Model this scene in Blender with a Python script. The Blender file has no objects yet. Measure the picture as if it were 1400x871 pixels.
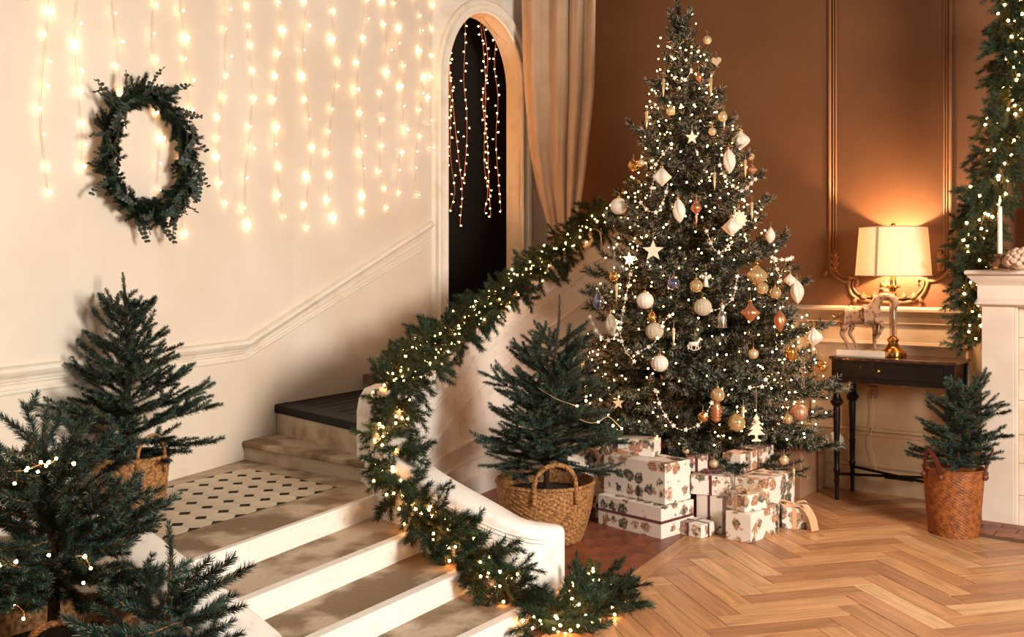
import bpy, math, random
import numpy as np
from mathutils import Vector, Matrix

# ------------------------------------------------------------------ camera, world, light
F = 1361.1; E = 1.35                      # focal length in pixels of a 1400 px wide frame, eye height
SC = bpy.context.scene; COL = SC.collection
cam_d = bpy.data.cameras.new('camera'); cam = bpy.data.objects.new('camera', cam_d); COL.objects.link(cam)
cam.location = (0, 0, E); cam.rotation_euler = (math.pi/2, 0, 0)
cam_d.sensor_width = 36; cam_d.lens = 35; cam_d.shift_y = (368-435.5)/1400; cam_d.clip_start = .05
SC.camera = cam
SC.view_settings.view_transform = 'Standard'; SC.view_settings.look = 'None'
SC.view_settings.gamma = 1; SC.view_settings.exposure = 0.04
w = bpy.data.worlds.new('world'); SC.world = w; w.use_nodes = True
bg = w.node_tree.nodes['Background']; bg.inputs[0].default_value = (1, .84, .67, 1); bg.inputs[1].default_value = .13
def area(name, loc, target, sx, sy, power, col):
    l = bpy.data.lights.new(name, 'AREA'); l.shape = 'RECTANGLE'; l.size = sx; l.size_y = sy; l.energy = power; l.color = col
    o = bpy.data.objects.new(name, l); COL.objects.link(o); o.location = loc
    o.rotation_euler = (Vector(target)-Vector(loc)).to_track_quat('-Z', 'Y').to_euler()
    return o
area('window_daylight', (3.4, .6, 2.0), (-.8, 4.8, .45), 1.5, 1.4, 375, (1, .92, .82))
area('fill_light_left', (-1.2, -1.2, 2.7), (.6, 5.0, .3), 2.0, 1.6, 34, (1, .86, .72))  # added fill from behind the camera on the left, no known window
try:
    cy = SC.cycles; cy.sample_clamp_indirect = 3; cy.max_bounces = 7; cy.diffuse_bounces = 3; cy.glossy_bounces = 3
    cy.transparent_max_bounces = 8; cy.transmission_bounces = 6; cy.caustics_reflective = False; cy.caustics_refractive = False
except Exception: pass

# ------------------------------------------------------------------ helpers
rnd = random.Random(11); rng = np.random.default_rng(11)
def P(x, y, D): return Vector(((x-700)*D/F, D, E-(y-368)*D/F))
def G(x, y, z=0.0):
    D = F*(E-z)/(y-368); return Vector(((x-700)*D/F, D, z))
def lin(c):
    return tuple(((v/255)/12.92 if v/255 <= .04045 else ((v/255+.055)/1.055)**2.4) for v in c)+(1,)
def node(nt, t, **kw):
    n = nt.nodes.new(t)
    for k, v in kw.items(): setattr(n, k, v)
    return n
def mat(name, col, rough=.6, metal=0., col2=None, ns=6., bump=0., bs=40., rand=0., trans=0., emit=None, es=0., spec=.5, sheen=0., detail=4., lo=.35, hi=.65, coat=0., stretch=None):
    m = bpy.data.materials.new(name); m.use_nodes = True; nt = m.node_tree; b = nt.nodes['Principled BSDF']
    b.inputs['Base Color'].default_value = lin(col); b.inputs['Roughness'].default_value = rough; b.inputs['Metallic'].default_value = metal
    b.inputs['Specular IOR Level'].default_value = spec; b.inputs['Transmission Weight'].default_value = trans
    b.inputs['Sheen Weight'].default_value = sheen; b.inputs['Coat Weight'].default_value = coat
    if emit: b.inputs['Emission Color'].default_value = (*emit, 1); b.inputs['Emission Strength'].default_value = es
    L = nt.links.new; tc = node(nt, 'ShaderNodeTexCoord'); src = tc.outputs['Object']
    if stretch:
        mp = node(nt, 'ShaderNodeMapping'); mp.inputs['Scale'].default_value = stretch; L(src, mp.inputs[0]); src = mp.outputs[0]
    out = None
    if col2:
        n = node(nt, 'ShaderNodeTexNoise'); n.inputs['Scale'].default_value = ns; n.inputs['Detail'].default_value = detail; L(src, n.inputs['Vector'])
        r = node(nt, 'ShaderNodeMapRange'); r.inputs[1].default_value = lo; r.inputs[2].default_value = hi; L(n.outputs[0], r.inputs[0])
        mx = node(nt, 'ShaderNodeMix', data_type='RGBA'); mx.inputs[6].default_value = lin(col); mx.inputs[7].default_value = lin(col2)
        L(r.outputs[0], mx.inputs[0]); out = mx.outputs[2]; L(out, b.inputs['Base Color'])
    if rand:
        oi = node(nt, 'ShaderNodeObjectInfo'); mr = node(nt, 'ShaderNodeMapRange'); mr.inputs[3].default_value = 1-rand; mr.inputs[4].default_value = 1+rand
        L(oi.outputs['Random'], mr.inputs[0]); hs = node(nt, 'ShaderNodeHueSaturation'); L(mr.outputs[0], hs.inputs['Value'])
        if out: L(out, hs.inputs['Color'])
        else: hs.inputs['Color'].default_value = lin(col)
        L(hs.outputs[0], b.inputs['Base Color'])
    if bump:
        n = node(nt, 'ShaderNodeTexNoise'); n.inputs['Scale'].default_value = bs; n.inputs['Detail'].default_value = 3; L(src, n.inputs['Vector'])
        bp = node(nt, 'ShaderNodeBump'); bp.inputs['Strength'].default_value = bump; bp.inputs['Distance'].default_value = .01
        L(n.outputs[0], bp.inputs['Height']); L(bp.outputs[0], b.inputs['Normal'])
    return m
XF = {}
def empty(name, loc, label=None, cat=None, group=None, rz=0., kind=None):
    o = bpy.data.objects.new(name, None); COL.objects.link(o); o.location = loc; o.rotation_euler = (0, 0, rz); o.empty_display_size = .1
    XF[o.name] = Matrix.Translation(Vector(loc)) @ Matrix.Rotation(rz, 4, 'Z')
    tag(o, label, cat, group, kind); return o
def tag(o, label=None, cat=None, group=None, kind=None):
    if label: o['label'] = label
    if cat: o['category'] = cat
    if group: o['group'] = group
    if kind: o['kind'] = kind
    return o
def link(name, me, parent=None, loc=None, rot=None, scale=None, kind=None, label=None):
    o = bpy.data.objects.new(name, me); COL.objects.link(o); o.parent = parent
    if loc is not None: o.location = loc
    if rot is not None: o.rotation_mode = 'QUATERNION'; o.rotation_quaternion = rot
    if scale is not None: o.scale = (scale,)*3 if not hasattr(scale, '__len__') else scale
    if kind: o['kind'] = kind
    if label: o['label'] = label
    return o
class MB:
    def __init__(s): s.v = []; s.f = []; s.m = []
    def add(s, vs, fs, mi=0):
        b = len(s.v); s.v += [tuple(v) for v in vs]; s.f += [tuple(b+i for i in f) for f in fs]; s.m += [mi]*len(fs); return s
    def box(s, c, d, R=None, mi=0):
        R = R or Matrix.Identity(3); c = Vector(c)
        vs = [c+R @ Vector((x*d[0]/2, y*d[1]/2, z*d[2]/2)) for z in (-1, 1) for y in (-1, 1) for x in (-1, 1)]
        return s.add(vs, [(0, 2, 3, 1), (4, 5, 7, 6), (0, 1, 5, 4), (2, 6, 7, 3), (0, 4, 6, 2), (1, 3, 7, 5)], mi)
    def prism(s, poly, z0, z1, mi=0):
        n = len(poly); a = sum(poly[i][0]*poly[(i+1) % n][1]-poly[(i+1) % n][0]*poly[i][1] for i in range(n))
        if a < 0: poly = poly[::-1]
        vs = [(p[0], p[1], z0) for p in poly]+[(p[0], p[1], z1) for p in poly]
        return s.add(vs, [tuple(range(n))[::-1], tuple(range(n, 2*n))]+[(i, (i+1) % n, n+(i+1) % n, n+i) for i in range(n)], mi)
    def plate(s, poly, M, t, mi=0):      # 2D polygon (x,z) extruded by t along local y, placed by M
        n = len(poly); vs = [M @ Vector((p[0], -t/2, p[1])) for p in poly]+[M @ Vector((p[0], t/2, p[1])) for p in poly]
        return s.add(vs, [tuple(range(n)), tuple(range(n, 2*n))[::-1]]+[(i, n+i, n+(i+1) % n, (i+1) % n) for i in range(n)], mi)
    def tube(s, pts, r, seg=8, mi=0, cap=True):
        pts = [Vector(p) for p in pts]; n = len(pts); rs = r if hasattr(r, '__len__') else [r]*n; b = len(s.v); up = None
        for i, p in enumerate(pts):
            t = (pts[min(i+1, n-1)]-pts[max(i-1, 0)]).normalized()
            if up is None: up = t.orthogonal().normalized()
            up = (up-t*up.dot(t)); up = up.normalized() if up.length > 1e-5 else t.orthogonal().normalized()
            w_ = t.cross(up)
            for k in range(seg):
                a = 2*math.pi*k/seg; s.v.append(tuple(p+(up*math.cos(a)+w_*math.sin(a))*rs[i]))
        for i in range(n-1):
            for k in range(seg):
                k2 = (k+1) % seg; s.f.append((b+i*seg+k, b+i*seg+k2, b+(i+1)*seg+k2, b+(i+1)*seg+k)); s.m.append(mi)
        if cap:
            s.f.append(tuple(b+k for k in range(seg))[::-1]); s.f.append(tuple(b+(n-1)*seg+k for k in range(seg))); s.m += [mi, mi]
        return s
    def lathe(s, prof, seg=24, c=(0, 0, 0), rib=0, amp=0., twist=0., M=None, mi=0, sq=1.):
        b = len(s.v); n = len(prof); z0 = prof[0][1]; H = (prof[-1][1]-z0) or 1
        for (r, z) in prof:
            t = (z-z0)/H
            for k in range(seg):
                a = 2*math.pi*k/seg; rr = r*(1+amp*math.cos(rib*a+twist*t)) if rib else r
                v = Vector((rr*math.cos(a), rr*math.sin(a)*sq, z)); v = M @ v if M else v+Vector(c); s.v.append(tuple(v))
        for i in range(n-1):
            for k in range(seg):
                k2 = (k+1) % seg; s.f.append((b+i*seg+k, b+i*seg+k2, b+(i+1)*seg+k2, b+(i+1)*seg+k)); s.m.append(mi)
        s.f.append(tuple(b+k for k in range(seg))[::-1]); s.f.append(tuple(b+(n-1)*seg+k for k in range(seg))); s.m += [mi, mi]
        return s
    def ball(s, c, r, seg=12, mi=0, sc=(1, 1, 1)):
        n = max(4, seg//2); pr = [(max(1e-4, r*math.sin(math.pi*i/n)), -r*math.cos(math.pi*i/n)) for i in range(n+1)]
        M = Matrix.Translation(Vector(c)) @ Matrix.Diagonal((*sc, 1)); return s.lathe(pr, seg, M=M, mi=mi)
    def mesh(s, name, mats, smooth=False, inv=None):
        me = bpy.data.meshes.new(name); vs = s.v if inv is None else [tuple(inv @ Vector(v)) for v in s.v]
        me.from_pydata(vs, [], s.f); mats = mats if isinstance(mats, (list, tuple)) else [mats]
        for m in mats: me.materials.append(m)
        if len(mats) > 1: me.polygons.foreach_set('material_index', s.m)
        if smooth: me.polygons.foreach_set('use_smooth', [True]*len(s.f))
        me.update(); return me
    def build(s, name, mats, parent=None, smooth=False, kind=None, label=None, bevel=0, world=True, angle=None):
        inv = XF[parent.name].inverted() if (parent is not None and world and parent.name in XF) else None
        me = s.mesh(name, mats, smooth, inv); o = link(name, me, parent, kind=kind, label=label)
        if parent is not None and o.name not in XF and parent.name in XF: XF[o.name] = XF[parent.name].copy()
        if smooth and angle is not None: me.set_sharp_from_angle(angle=math.radians(angle))
        if bevel:
            bm = o.modifiers.new('bevel', 'BEVEL'); bm.width = bevel; bm.segments = 2; bm.limit_method = 'ANGLE'; bm.angle_limit = .6
        return o
def spline(pts, n):                        # Catmull-Rom through tuples of any length
    a = np.array([list(p) for p in pts], float); a = np.vstack([2*a[0]-a[1], a, 2*a[-1]-a[-2]]); out = []
    for i in range(1, len(a)-2):
        for t in np.linspace(0, 1, n, endpoint=False):
            p0, p1, p2, p3 = a[i-1:i+3]; out.append(.5*((2*p1)+(-p0+p2)*t+(2*p0-5*p1+4*p2-p3)*t*t+(-p0+3*p1-3*p2+p3)*t**3))
    out.append(a[-2]); return np.array(out)
def resample(a, step):
    a = np.asarray(a, float); d = np.r_[0, np.cumsum(np.linalg.norm(np.diff(a[:, :3], axis=0), axis=1))]; n = max(2, int(d[-1]/step)+1)
    s = np.linspace(0, d[-1], n); return np.stack([np.interp(s, d, a[:, k]) for k in range(a.shape[1])], 1), s
def quat_from_x(d, roll=0):
    d = Vector(d).normalized(); z = Vector((0, 0, 1)) if abs(d.z) < .95 else Vector((1, 0, 0))
    y = z.cross(d).normalized(); z = d.cross(y); M = Matrix((d, y, z)).transposed()
    return (M.to_quaternion() @ Matrix.Rotation(roll, 3, 'X').to_quaternion())

# ------------------------------------------------------------------ materials
M = {}
M['plaster'] = mat('plaster', (236, 224, 208), .75, col2=(226, 210, 190), ns=1.3, bump=.12, bs=7)
M['plaster2'] = mat('plaster_rail', (238, 228, 212), .6, col2=(222, 204, 178), ns=9, bump=.12, bs=18, lo=.5, hi=.8)
M['white'] = mat('white_paint', (240, 233, 224), .55, col2=(214, 200, 184), ns=14, bump=.15, bs=30, lo=.55, hi=.8)
M['riser'] = mat('riser_paint', (238, 230, 220), .6, col2=(206, 190, 170), ns=24, bump=.25, bs=40, lo=.6, hi=.85)
M['brown'] = mat('brown_wall_paint', (114, 72, 38), .62, col2=(107, 66, 34), ns=2, bump=.12, bs=300)
M['brown_trim'] = mat('brown_trim_paint', (146, 98, 60), .45, bump=.05)
M['cream_dado'] = mat('cream_dado_paint', (200, 172, 138), .55, col2=(186, 156, 122), ns=3, bump=.08, bs=20)
M['plinth'] = mat('plinth_paint', (170, 128, 96), .6, col2=(150, 110, 80), ns=5)
M['concrete'] = mat('worn_concrete', (190, 170, 146), .75, col2=(128, 104, 78), ns=4.2, bump=.5, bs=50, detail=9, lo=.44, hi=.57)
M['conc_riser'] = mat('concrete_riser', (198, 182, 160), .75, col2=(160, 138, 112), ns=9, bump=.4, bs=50, detail=8, lo=.45, hi=.7)
M['blackwood'] = mat('black_stained_wood', (13, 12, 12), .6, spec=.2, col2=(24, 21, 20), ns=12, bump=.2, bs=30, stretch=(1, 1, 1))
M['void'] = mat('unlit_black', (12, 10, 9), .9)  # near-black colour stands for the darkness inside the arch
M['tile'] = mat('cream_tile', (214, 196, 172), .45, col2=(200, 180, 152), ns=5, rand=.05)
M['dot'] = mat('black_tile', (14, 13, 14), .7, spec=.2, rand=.1)
M['terra'] = mat('terracotta', (142, 76, 48), .42, col2=(110, 54, 34), ns=9, rand=.22, bump=.15, bs=40)
M['grout'] = mat('grout', (92, 70, 54), .9)
M['gap'] = mat('floor_gap', (84, 48, 24), .8)
def wood_mat():
    m = bpy.data.materials.new('oak_plank'); m.use_nodes = True; nt = m.node_tree; b = nt.nodes['Principled BSDF']; L = nt.links.new
    tc = node(nt, 'ShaderNodeTexCoord'); oi = node(nt, 'ShaderNodeObjectInfo')
    ad = node(nt, 'ShaderNodeVectorMath', operation='ADD'); L(tc.outputs['Object'], ad.inputs[0])
    sc = node(nt, 'ShaderNodeMath', operation='MULTIPLY'); sc.inputs[1].default_value = 37; L(oi.outputs['Random'], sc.inputs[0]); L(sc.outputs[0], ad.inputs[1])
    mp = node(nt, 'ShaderNodeMapping'); mp.inputs['Scale'].default_value = (2.2, 26, 10); L(ad.outputs[0], mp.inputs[0])
    n = node(nt, 'ShaderNodeTexNoise'); n.inputs['Scale'].default_value = 1.4; n.inputs['Detail'].default_value = 6; n.inputs['Distortion'].default_value = 1.2; L(mp.outputs[0], n.inputs['Vector'])
    cr = node(nt, 'ShaderNodeValToRGB'); L(oi.outputs['Random'], cr.inputs[0]); e = cr.color_ramp.elements
    e[0].position = 0; e[0].color = lin((168, 112, 68)); e[1].position = 1; e[1].color = lin((214, 166, 114))
    for p, c in ((.25, (184, 122, 72)), (.5, (196, 136, 80)), (.75, (206, 148, 92))): x = e.new(p); x.color = lin(c)
    mr = node(nt, 'ShaderNodeMapRange'); mr.inputs[1].default_value = .3; mr.inputs[2].default_value = .7; mr.inputs[3].default_value = .62; mr.inputs[4].default_value = 1.12; L(n.outputs[0], mr.inputs[0])
    hs = node(nt, 'ShaderNodeHueSaturation'); L(cr.outputs[0], hs.inputs['Color']); L(mr.outputs[0], hs.inputs['Value']); hs.inputs['Saturation'].default_value = .92
    L(hs.outputs[0], b.inputs['Base Color']); b.inputs['Roughness'].default_value = .36; b.inputs['Specular IOR Level'].default_value = .35
    return m
M['oak'] = wood_mat()
M['spruce'] = mat('spruce_needles', (56, 78, 68), .6, col2=(34, 52, 46), ns=8, rand=.3, spec=.25)
M['spruce_pale'] = mat('spruce_needles_fresh', (112, 128, 104), .6, rand=.2, spec=.25)  # paler needles, mixed in more often towards the twig tips
M['fir'] = mat('fir_needles', (36, 54, 40), .65, col2=(22, 34, 28), ns=8, rand=.3, spec=.2)
M['frost'] = mat('frosted_needles', (168, 164, 146), .7, rand=.15)
M['garland'] = mat('garland_needles', (54, 74, 46), .6, col2=(32, 48, 36), ns=8, rand=.35, spec=.25)
M['euca'] = mat('eucalyptus_leaf', (58, 76, 66), .5, col2=(36, 52, 46), ns=20)
M['twig'] = mat('twig_bark', (126, 86, 48), .8)
M['bark'] = mat('bark', (62, 46, 34), .9, bump=.6, bs=60)
M['straw'] = mat('seagrass', (186, 134, 78), .75, col2=(104, 64, 30), ns=75, bump=.3, bs=90, detail=6)
M['wicker'] = mat('orange_wicker', (164, 92, 38), .5, col2=(112, 58, 22), ns=40, bump=.4, bs=120)
M['leather'] = mat('brown_leather', (96, 42, 24), .5)
M['potblack'] = mat('black_pot', (20, 18, 18), .6)
M['soil'] = mat('dark_soil', (34, 24, 18), .95, bump=1, bs=60)
M['bulb'] = mat('glowing_bulb', (255, 200, 140), .4, emit=(1, .40, .11), es=85)
M['bulbw'] = mat('glowing_wall_bulb', (255, 210, 160), .4, emit=(1, .60, .31), es=46)
M['wire'] = mat('clear_wire', (206, 176, 136), .4)
M['wired'] = mat('green_wire', (30, 34, 24), .5)
M['gwire'] = mat('golden_wire', (190, 120, 50), .4)
M['brass'] = mat('polished_brass', (214, 164, 92), .18, 1)
M['silver'] = mat('aged_silver', (190, 182, 170), .25, 1)
M['pewter'] = mat('pewter', (150, 128, 108), .35, 1)
M['ebony'] = mat('dark_table_wood', (22, 13, 10), .4, spec=.25, col2=(14, 8, 6), ns=10, coat=.06)
M['mahog'] = mat('table_top_wood', (70, 36, 20), .25, col2=(38, 20, 12), ns=7, coat=.25, stretch=(1, 6, 1))
M['horse'] = mat('weathered_horse', (162, 124, 94), .7, col2=(98, 66, 45), ns=42, bump=.4, bs=120, lo=.5, hi=.62)
M['horsed'] = mat('carved_saddle', (96, 62, 44), .7, col2=(170, 134, 104), ns=60, bump=.6, bs=90)
M['stonew'] = mat('travertine', (226, 208, 188), .6, col2=(204, 180, 156), ns=7, bump=.25, bs=30, lo=.45, hi=.75)
M['stonep'] = mat('smooth_mantel_stone', (228, 212, 196), .55, col2=(214, 196, 178), ns=4, bump=.1)
M['curtain'] = mat('beige_velvet', (196, 164, 132), .8, sheen=.4, col2=(186, 152, 120), ns=5, bump=.1, bs=200)
M['candle'] = mat('candle_wax', (244, 234, 220), .5)
M['flame'] = mat('flame', (255, 200, 120), .5, emit=(1, .5, .16), es=14)
M['pearlw'] = mat('white_bauble', (240, 230, 214), .35, col2=(226, 212, 194), ns=30, bump=.15, bs=120)
M['glit'] = mat('glitter_white', (240, 226, 200), .5, col2=(200, 176, 140), ns=220, bump=.6, bs=300)
M['pearl'] = mat('pearl_gold', (226, 196, 152), .3, .45)
M['gold'] = mat('gold_bauble', (212, 154, 84), .25, .85)
M['copper'] = mat('copper_bauble', (196, 130, 92), .32, .7, bump=.1, bs=60)
M['pink'] = mat('rose_gold_glitter', (206, 156, 126), .45, .5, col2=(176, 122, 92), ns=160)
M['glass'] = mat('gold_glass', (238, 200, 140), .08, .35, trans=.45)
M['irid'] = mat('iridescent_glass', (150, 120, 150), .12, .8, col2=(90, 130, 150), ns=40)
M['clear'] = mat('clear_glass', (250, 235, 215), .03, trans=.95)
M['woodcut'] = mat('pale_cut_wood', (236, 216, 186), .6)
M['satin'] = mat('peach_satin', (214, 168, 126), .32, sheen=.3)
M['wine'] = mat('wine_velvet', (92, 12, 26), .6, sheen=.4)
M['coral'] = mat('pale_coral', (214, 184, 158), .8, bump=.6, bs=80)
M['mirror'] = mat('mirror_glass', (200, 190, 180), .05, 1)
M['mframe'] = mat('silvered_mirror_frame', (168, 132, 112), .4, .4, col2=(214, 190, 172), ns=12)
M['darkframe'] = mat('dark_frame', (50, 26, 18), .5)
M['white_pl'] = mat('socket_plastic', (150, 130, 108), .5)
def shade_mat():
    m = bpy.data.materials.new('linen_lampshade'); m.use_nodes = True; nt = m.node_tree; L = nt.links.new
    for n in list(nt.nodes): nt.nodes.remove(n)
    o = node(nt, 'ShaderNodeOutputMaterial'); d = node(nt, 'ShaderNodeBsdfDiffuse'); t = node(nt, 'ShaderNodeBsdfTranslucent'); mx = node(nt, 'ShaderNodeMixShader')
    d.inputs[0].default_value = lin((245, 235, 218)); t.inputs[0].default_value = lin((252, 240, 220)); mx.inputs[0].default_value = .5
    L(d.outputs[0], mx.inputs[1]); L(t.outputs[0], mx.inputs[2]); L(mx.outputs[0], o.inputs[0]); return m
M['shade'] = shade_mat()
def wrap_mat():
    m = bpy.data.materials.new('vintage_wrapping_paper'); m.use_nodes = True; nt = m.node_tree; b = nt.nodes['Principled BSDF']; L = nt.links.new
    tc = node(nt, 'ShaderNodeTexCoord'); oi = node(nt, 'ShaderNodeObjectInfo'); ad = node(nt, 'ShaderNodeVectorMath', operation='ADD')
    sc = node(nt, 'ShaderNodeMath', operation='MULTIPLY'); sc.inputs[1].default_value = 9; L(oi.outputs['Random'], sc.inputs[0])
    L(tc.outputs['Object'], ad.inputs[0]); L(sc.outputs[0], ad.inputs[1])
    nz = node(nt, 'ShaderNodeTexNoise'); nz.inputs['Scale'].default_value = 45; nz.inputs['Detail'].default_value = 5; L(ad.outputs[0], nz.inputs['Vector'])
    sub = node(nt, 'ShaderNodeVectorMath', operation='MULTIPLY_ADD'); sub.inputs[1].default_value = (.045, .045, .045); L(nz.outputs['Color'], sub.inputs[0]); L(ad.outputs[0], sub.inputs[2])
    v = node(nt, 'ShaderNodeTexVoronoi'); v.inputs['Scale'].default_value = 15; v.inputs['Randomness'].default_value = .5; L(sub.outputs[0], v.inputs['Vector'])
    r = node(nt, 'ShaderNodeMapRange'); r.inputs[1].default_value = .58; r.inputs[2].default_value = .50; L(v.outputs['Distance'], r.inputs[0])
    sp = node(nt, 'ShaderNodeSeparateColor'); L(v.outputs['Color'], sp.inputs[0])
    n2 = node(nt, 'ShaderNodeTexNoise'); n2.inputs['Scale'].default_value = 48; n2.inputs['Detail'].default_value = 3; L(ad.outputs[0], n2.inputs['Vector'])
    a2 = node(nt, 'ShaderNodeMath', operation='MULTIPLY_ADD'); a2.inputs[1].default_value = 2.6; L(n2.outputs[0], a2.inputs[0])
    a3 = node(nt, 'ShaderNodeMath', operation='MULTIPLY_ADD'); a3.inputs[1].default_value = .7; a3.inputs[2].default_value = -1.15; L(sp.outputs[0], a3.inputs[0]); L(a3.outputs[0], a2.inputs[2])
    cr = node(nt, 'ShaderNodeValToRGB'); cr.color_ramp.interpolation = 'LINEAR'; L(a2.outputs[0], cr.inputs[0]); e = cr.color_ramp.elements
    e[0].color = lin((58, 48, 44)); e[1].position = 1; e[1].color = lin((228, 196, 176))
    for p, c in ((.16, (96, 108, 110)), (.3, (96, 112, 84)), (.42, (132, 88, 58)), (.52, (226, 200, 170)), (.62, (166, 44, 40)), (.78, (190, 150, 96)), (.88, (128, 138, 132))): x = e.new(p); x.color = lin(c)
    gt = node(nt, 'ShaderNodeMath', operation='GREATER_THAN'); gt.inputs[1].default_value = .26; L(sp.outputs[1], gt.inputs[0])
    ml = node(nt, 'ShaderNodeMath', operation='MULTIPLY'); L(gt.outputs[0], ml.inputs[0]); L(r.outputs[0], ml.inputs[1])
    mx = node(nt, 'ShaderNodeMix', data_type='RGBA'); mx.inputs[6].default_value = lin((240, 228, 214)); L(ml.outputs[0], mx.inputs[0]); L(cr.outputs[0], mx.inputs[7])
    L(mx.outputs[2], b.inputs['Base Color']); b.inputs['Roughness'].default_value = .45
    return m
M['wrap'] = wrap_mat()

# ------------------------------------------------------------------ plan of the room
WA = [(-3.3, .46), (-1.62, 4.61), (-1.39, 5.18), (-1.22, 5.55), (-1.02, 5.90), (-.545, 6.74)]      # left wall
CORN = (.275, 7.48); BW0 = Vector((1.89, 6.27)); BWD = Vector((.8, -.6))                            # corner, back wall
def ray_seg(x, a, b, ext=False):
    k = (x-700)/F; dx, dy = b[0]-a[0], b[1]-a[1]; t = (k*a[1]-a[0])/(dx-k*dy); return t, (a[0]+dx*t, a[1]+dy*t)
def on_wall_a(x, y, off=0.):
    for a, b in zip(WA, WA[1:]):
        t, p = ray_seg(x, a, b)
        if -1e-6 <= t <= 1.0001: break
    d = Vector((b[0]-a[0], b[1]-a[1])).normalized(); n = Vector((d.y, -d.x))
    z = E-(y-368)*p[1]/F; return Vector((p[0]+n.x*off, p[1]+n.y*off, z))
def on_back(x, y, off=0.):
    t, p = ray_seg(x, tuple(BW0), tuple(BW0+BWD)); return Vector((p[0]-.6*off, p[1]-.8*off, E-(y-368)*p[1]/F))
HT = 3.75
# ------------------------------------------------------------------ structure
def wall_strip(name, pts, z0, z1, m, thick=.12, side=1, parent=None, kind='structure'):
    mb = MB(); pts = [Vector(p) for p in pts]; offs = []
    for i, p in enumerate(pts):
        d = (pts[min(i+1, len(pts)-1)]-pts[max(i-1, 0)]).normalized(); offs.append(p+Vector((-d.y, d.x))*thick*side)
    n = len(pts); vs = []
    for p, o in zip(pts, offs): vs += [(p.x, p.y, z0), (p.x, p.y, z1), (o.x, o.y, z1), (o.x, o.y, z0)]
    fs = [(0, 1, 2, 3), (4*n-4, 4*n-1, 4*n-2, 4*n-3)]
    for i in range(n-1):
        b = 4*i; fs += [(b+k, b+4+k, b+4+(k+1) % 4, b+(k+1) % 4) for k in range(4)]
    mb.add(vs, fs); o = mb.build(name, m, parent)
    if parent is None: tag(o, kind=kind)
    return o
wall_strip('wall_left', WA, 0, HT, M['plaster'])
b0 = BW0+BWD*3.2
wall_strip('wall_back', [CORN, tuple(b0)], 0, HT, M['brown'])
# arch wall with opening
A0 = Vector(WA[-1]); AD = (Vector(CORN)-A0); AL = AD.length; AD.normalize(); AN = Vector((AD.y, -AD.x))   # AN: towards the room
def aw(u, z, off=0.): return Vector((A0.x+AD.x*u+AN.x*off, A0.y+AD.y*u+AN.y*off, z))
def au(x): t, p = ray_seg(x, tuple(A0), tuple(A0+AD)); return t
uL, uR = au(611), au(711); uc, rw = (uL+uR)/2, (uR-uL)/2; zs = 2.66; rv = .50
arc = [(uL, .3)]+[(uc-rw*math.cos(a), zs+rv*math.sin(a)) for a in np.linspace(0, math.pi, 25)]+[(uR, .3)]
mb = MB(); top = [(0, .3)]+[(0+(AL)*(i/24), HT) for i in range(25)]+[(AL, .3)]; n = len(arc)
vs = [aw(u, z) for u, z in arc]+[aw(u, z) for u, z in top]+[aw(u, z, -.15) for u, z in arc]
mb.add(vs, [(i, i+1, n+i+1, n+i) for i in range(n-1)]+[(i+1, i, 2*n+i, 2*n+i+1) for i in range(n-1)])
tag(mb.build('wall_arch', M['plaster2'], smooth=True, angle=40), kind='structure')
def sweep_off(path, prof, fn):            # profile (outwards, off) swept along an arch path in wall coordinates
    mb = MB(); m = len(prof); P2 = [Vector(p) for p in path]
    for i, p in enumerate(P2):
        d = (P2[min(i+1, len(P2)-1)]-P2[max(i-1, 0)]).normalized(); nn = Vector((-d.y, d.x))
        for (a, o) in prof: q = p+nn*a; mb.v.append(tuple(fn(q.x, q.y, o)))
    for i in range(len(P2)-1):
        for k in range(m-1): mb.f.append((i*m+k, i*m+k+1, (i+1)*m+k+1, (i+1)*m+k)); mb.m.append(0)
    return mb
prof = [(0, -.01), (0, .02), (.012, .028), (.03, .02), (.05, .02), (.062, .034), (.082, .038), (.095, .03), (.10, 0)]
tag(sweep_off(arc, prof, aw).build('trim_1', M['plaster2'], smooth=True, angle=30), kind='structure')
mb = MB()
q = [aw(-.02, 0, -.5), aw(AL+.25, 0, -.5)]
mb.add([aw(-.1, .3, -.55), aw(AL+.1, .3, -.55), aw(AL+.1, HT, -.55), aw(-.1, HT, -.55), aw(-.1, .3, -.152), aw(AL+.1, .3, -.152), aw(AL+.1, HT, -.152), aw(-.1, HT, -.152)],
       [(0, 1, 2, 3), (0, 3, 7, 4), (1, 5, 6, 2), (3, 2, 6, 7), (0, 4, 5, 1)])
tag(mb.build('dark_recess_1', M['void']), kind='structure')  # recess behind the arch, its darkness put into the colour

# dado rails on the left wall
def rail(name, pts, prof, m, parent=None):
    """pts: (Vector point, outward normal); prof: (out, dz)"""
    mb = MB(); k = len(prof)
    for p, nrm in pts:
        for (o, dz) in prof: mb.v.append((p.x+nrm.x*o, p.y+nrm.y*o, p.z+dz))
    for i in range(len(pts)-1):
        for j in range(k-1): mb.f.append((i*k+j, i*k+j+1, (i+1)*k+j+1, (i+1)*k+j)); mb.m.append(0)
    o = mb.build(name, m, parent, smooth=True, angle=30)
    if parent is None: tag(o, kind='structure')
    return o
def wa_pts(pxs):
    out = []
    for x, y in pxs:
        a = on_wall_a(x, y); b = on_wall_a(x, y, 1.); out.append((a, Vector((b.x-a.x, b.y-a.y))))
    return out
def lerp_px(pts, step=15):
    out = []
    for a, b in zip(pts, pts[1:]):
        n = max(1, int(abs(b[0]-a[0])/step)); out += [(a[0]+(b[0]-a[0])*i/n, a[1]+(b[1]-a[1])*i/n) for i in range(n)]
    return out+[pts[-1]]
capp = [(0, .03), (.012, .03), (.03, .022), (.036, .008), (.03, -.004), (.014, -.018), (.01, -.03), (0, -.034)]
bead = [(0, .012), (.010, .008), (.012, 0), (.008, -.008), (0, -.011)]
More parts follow.
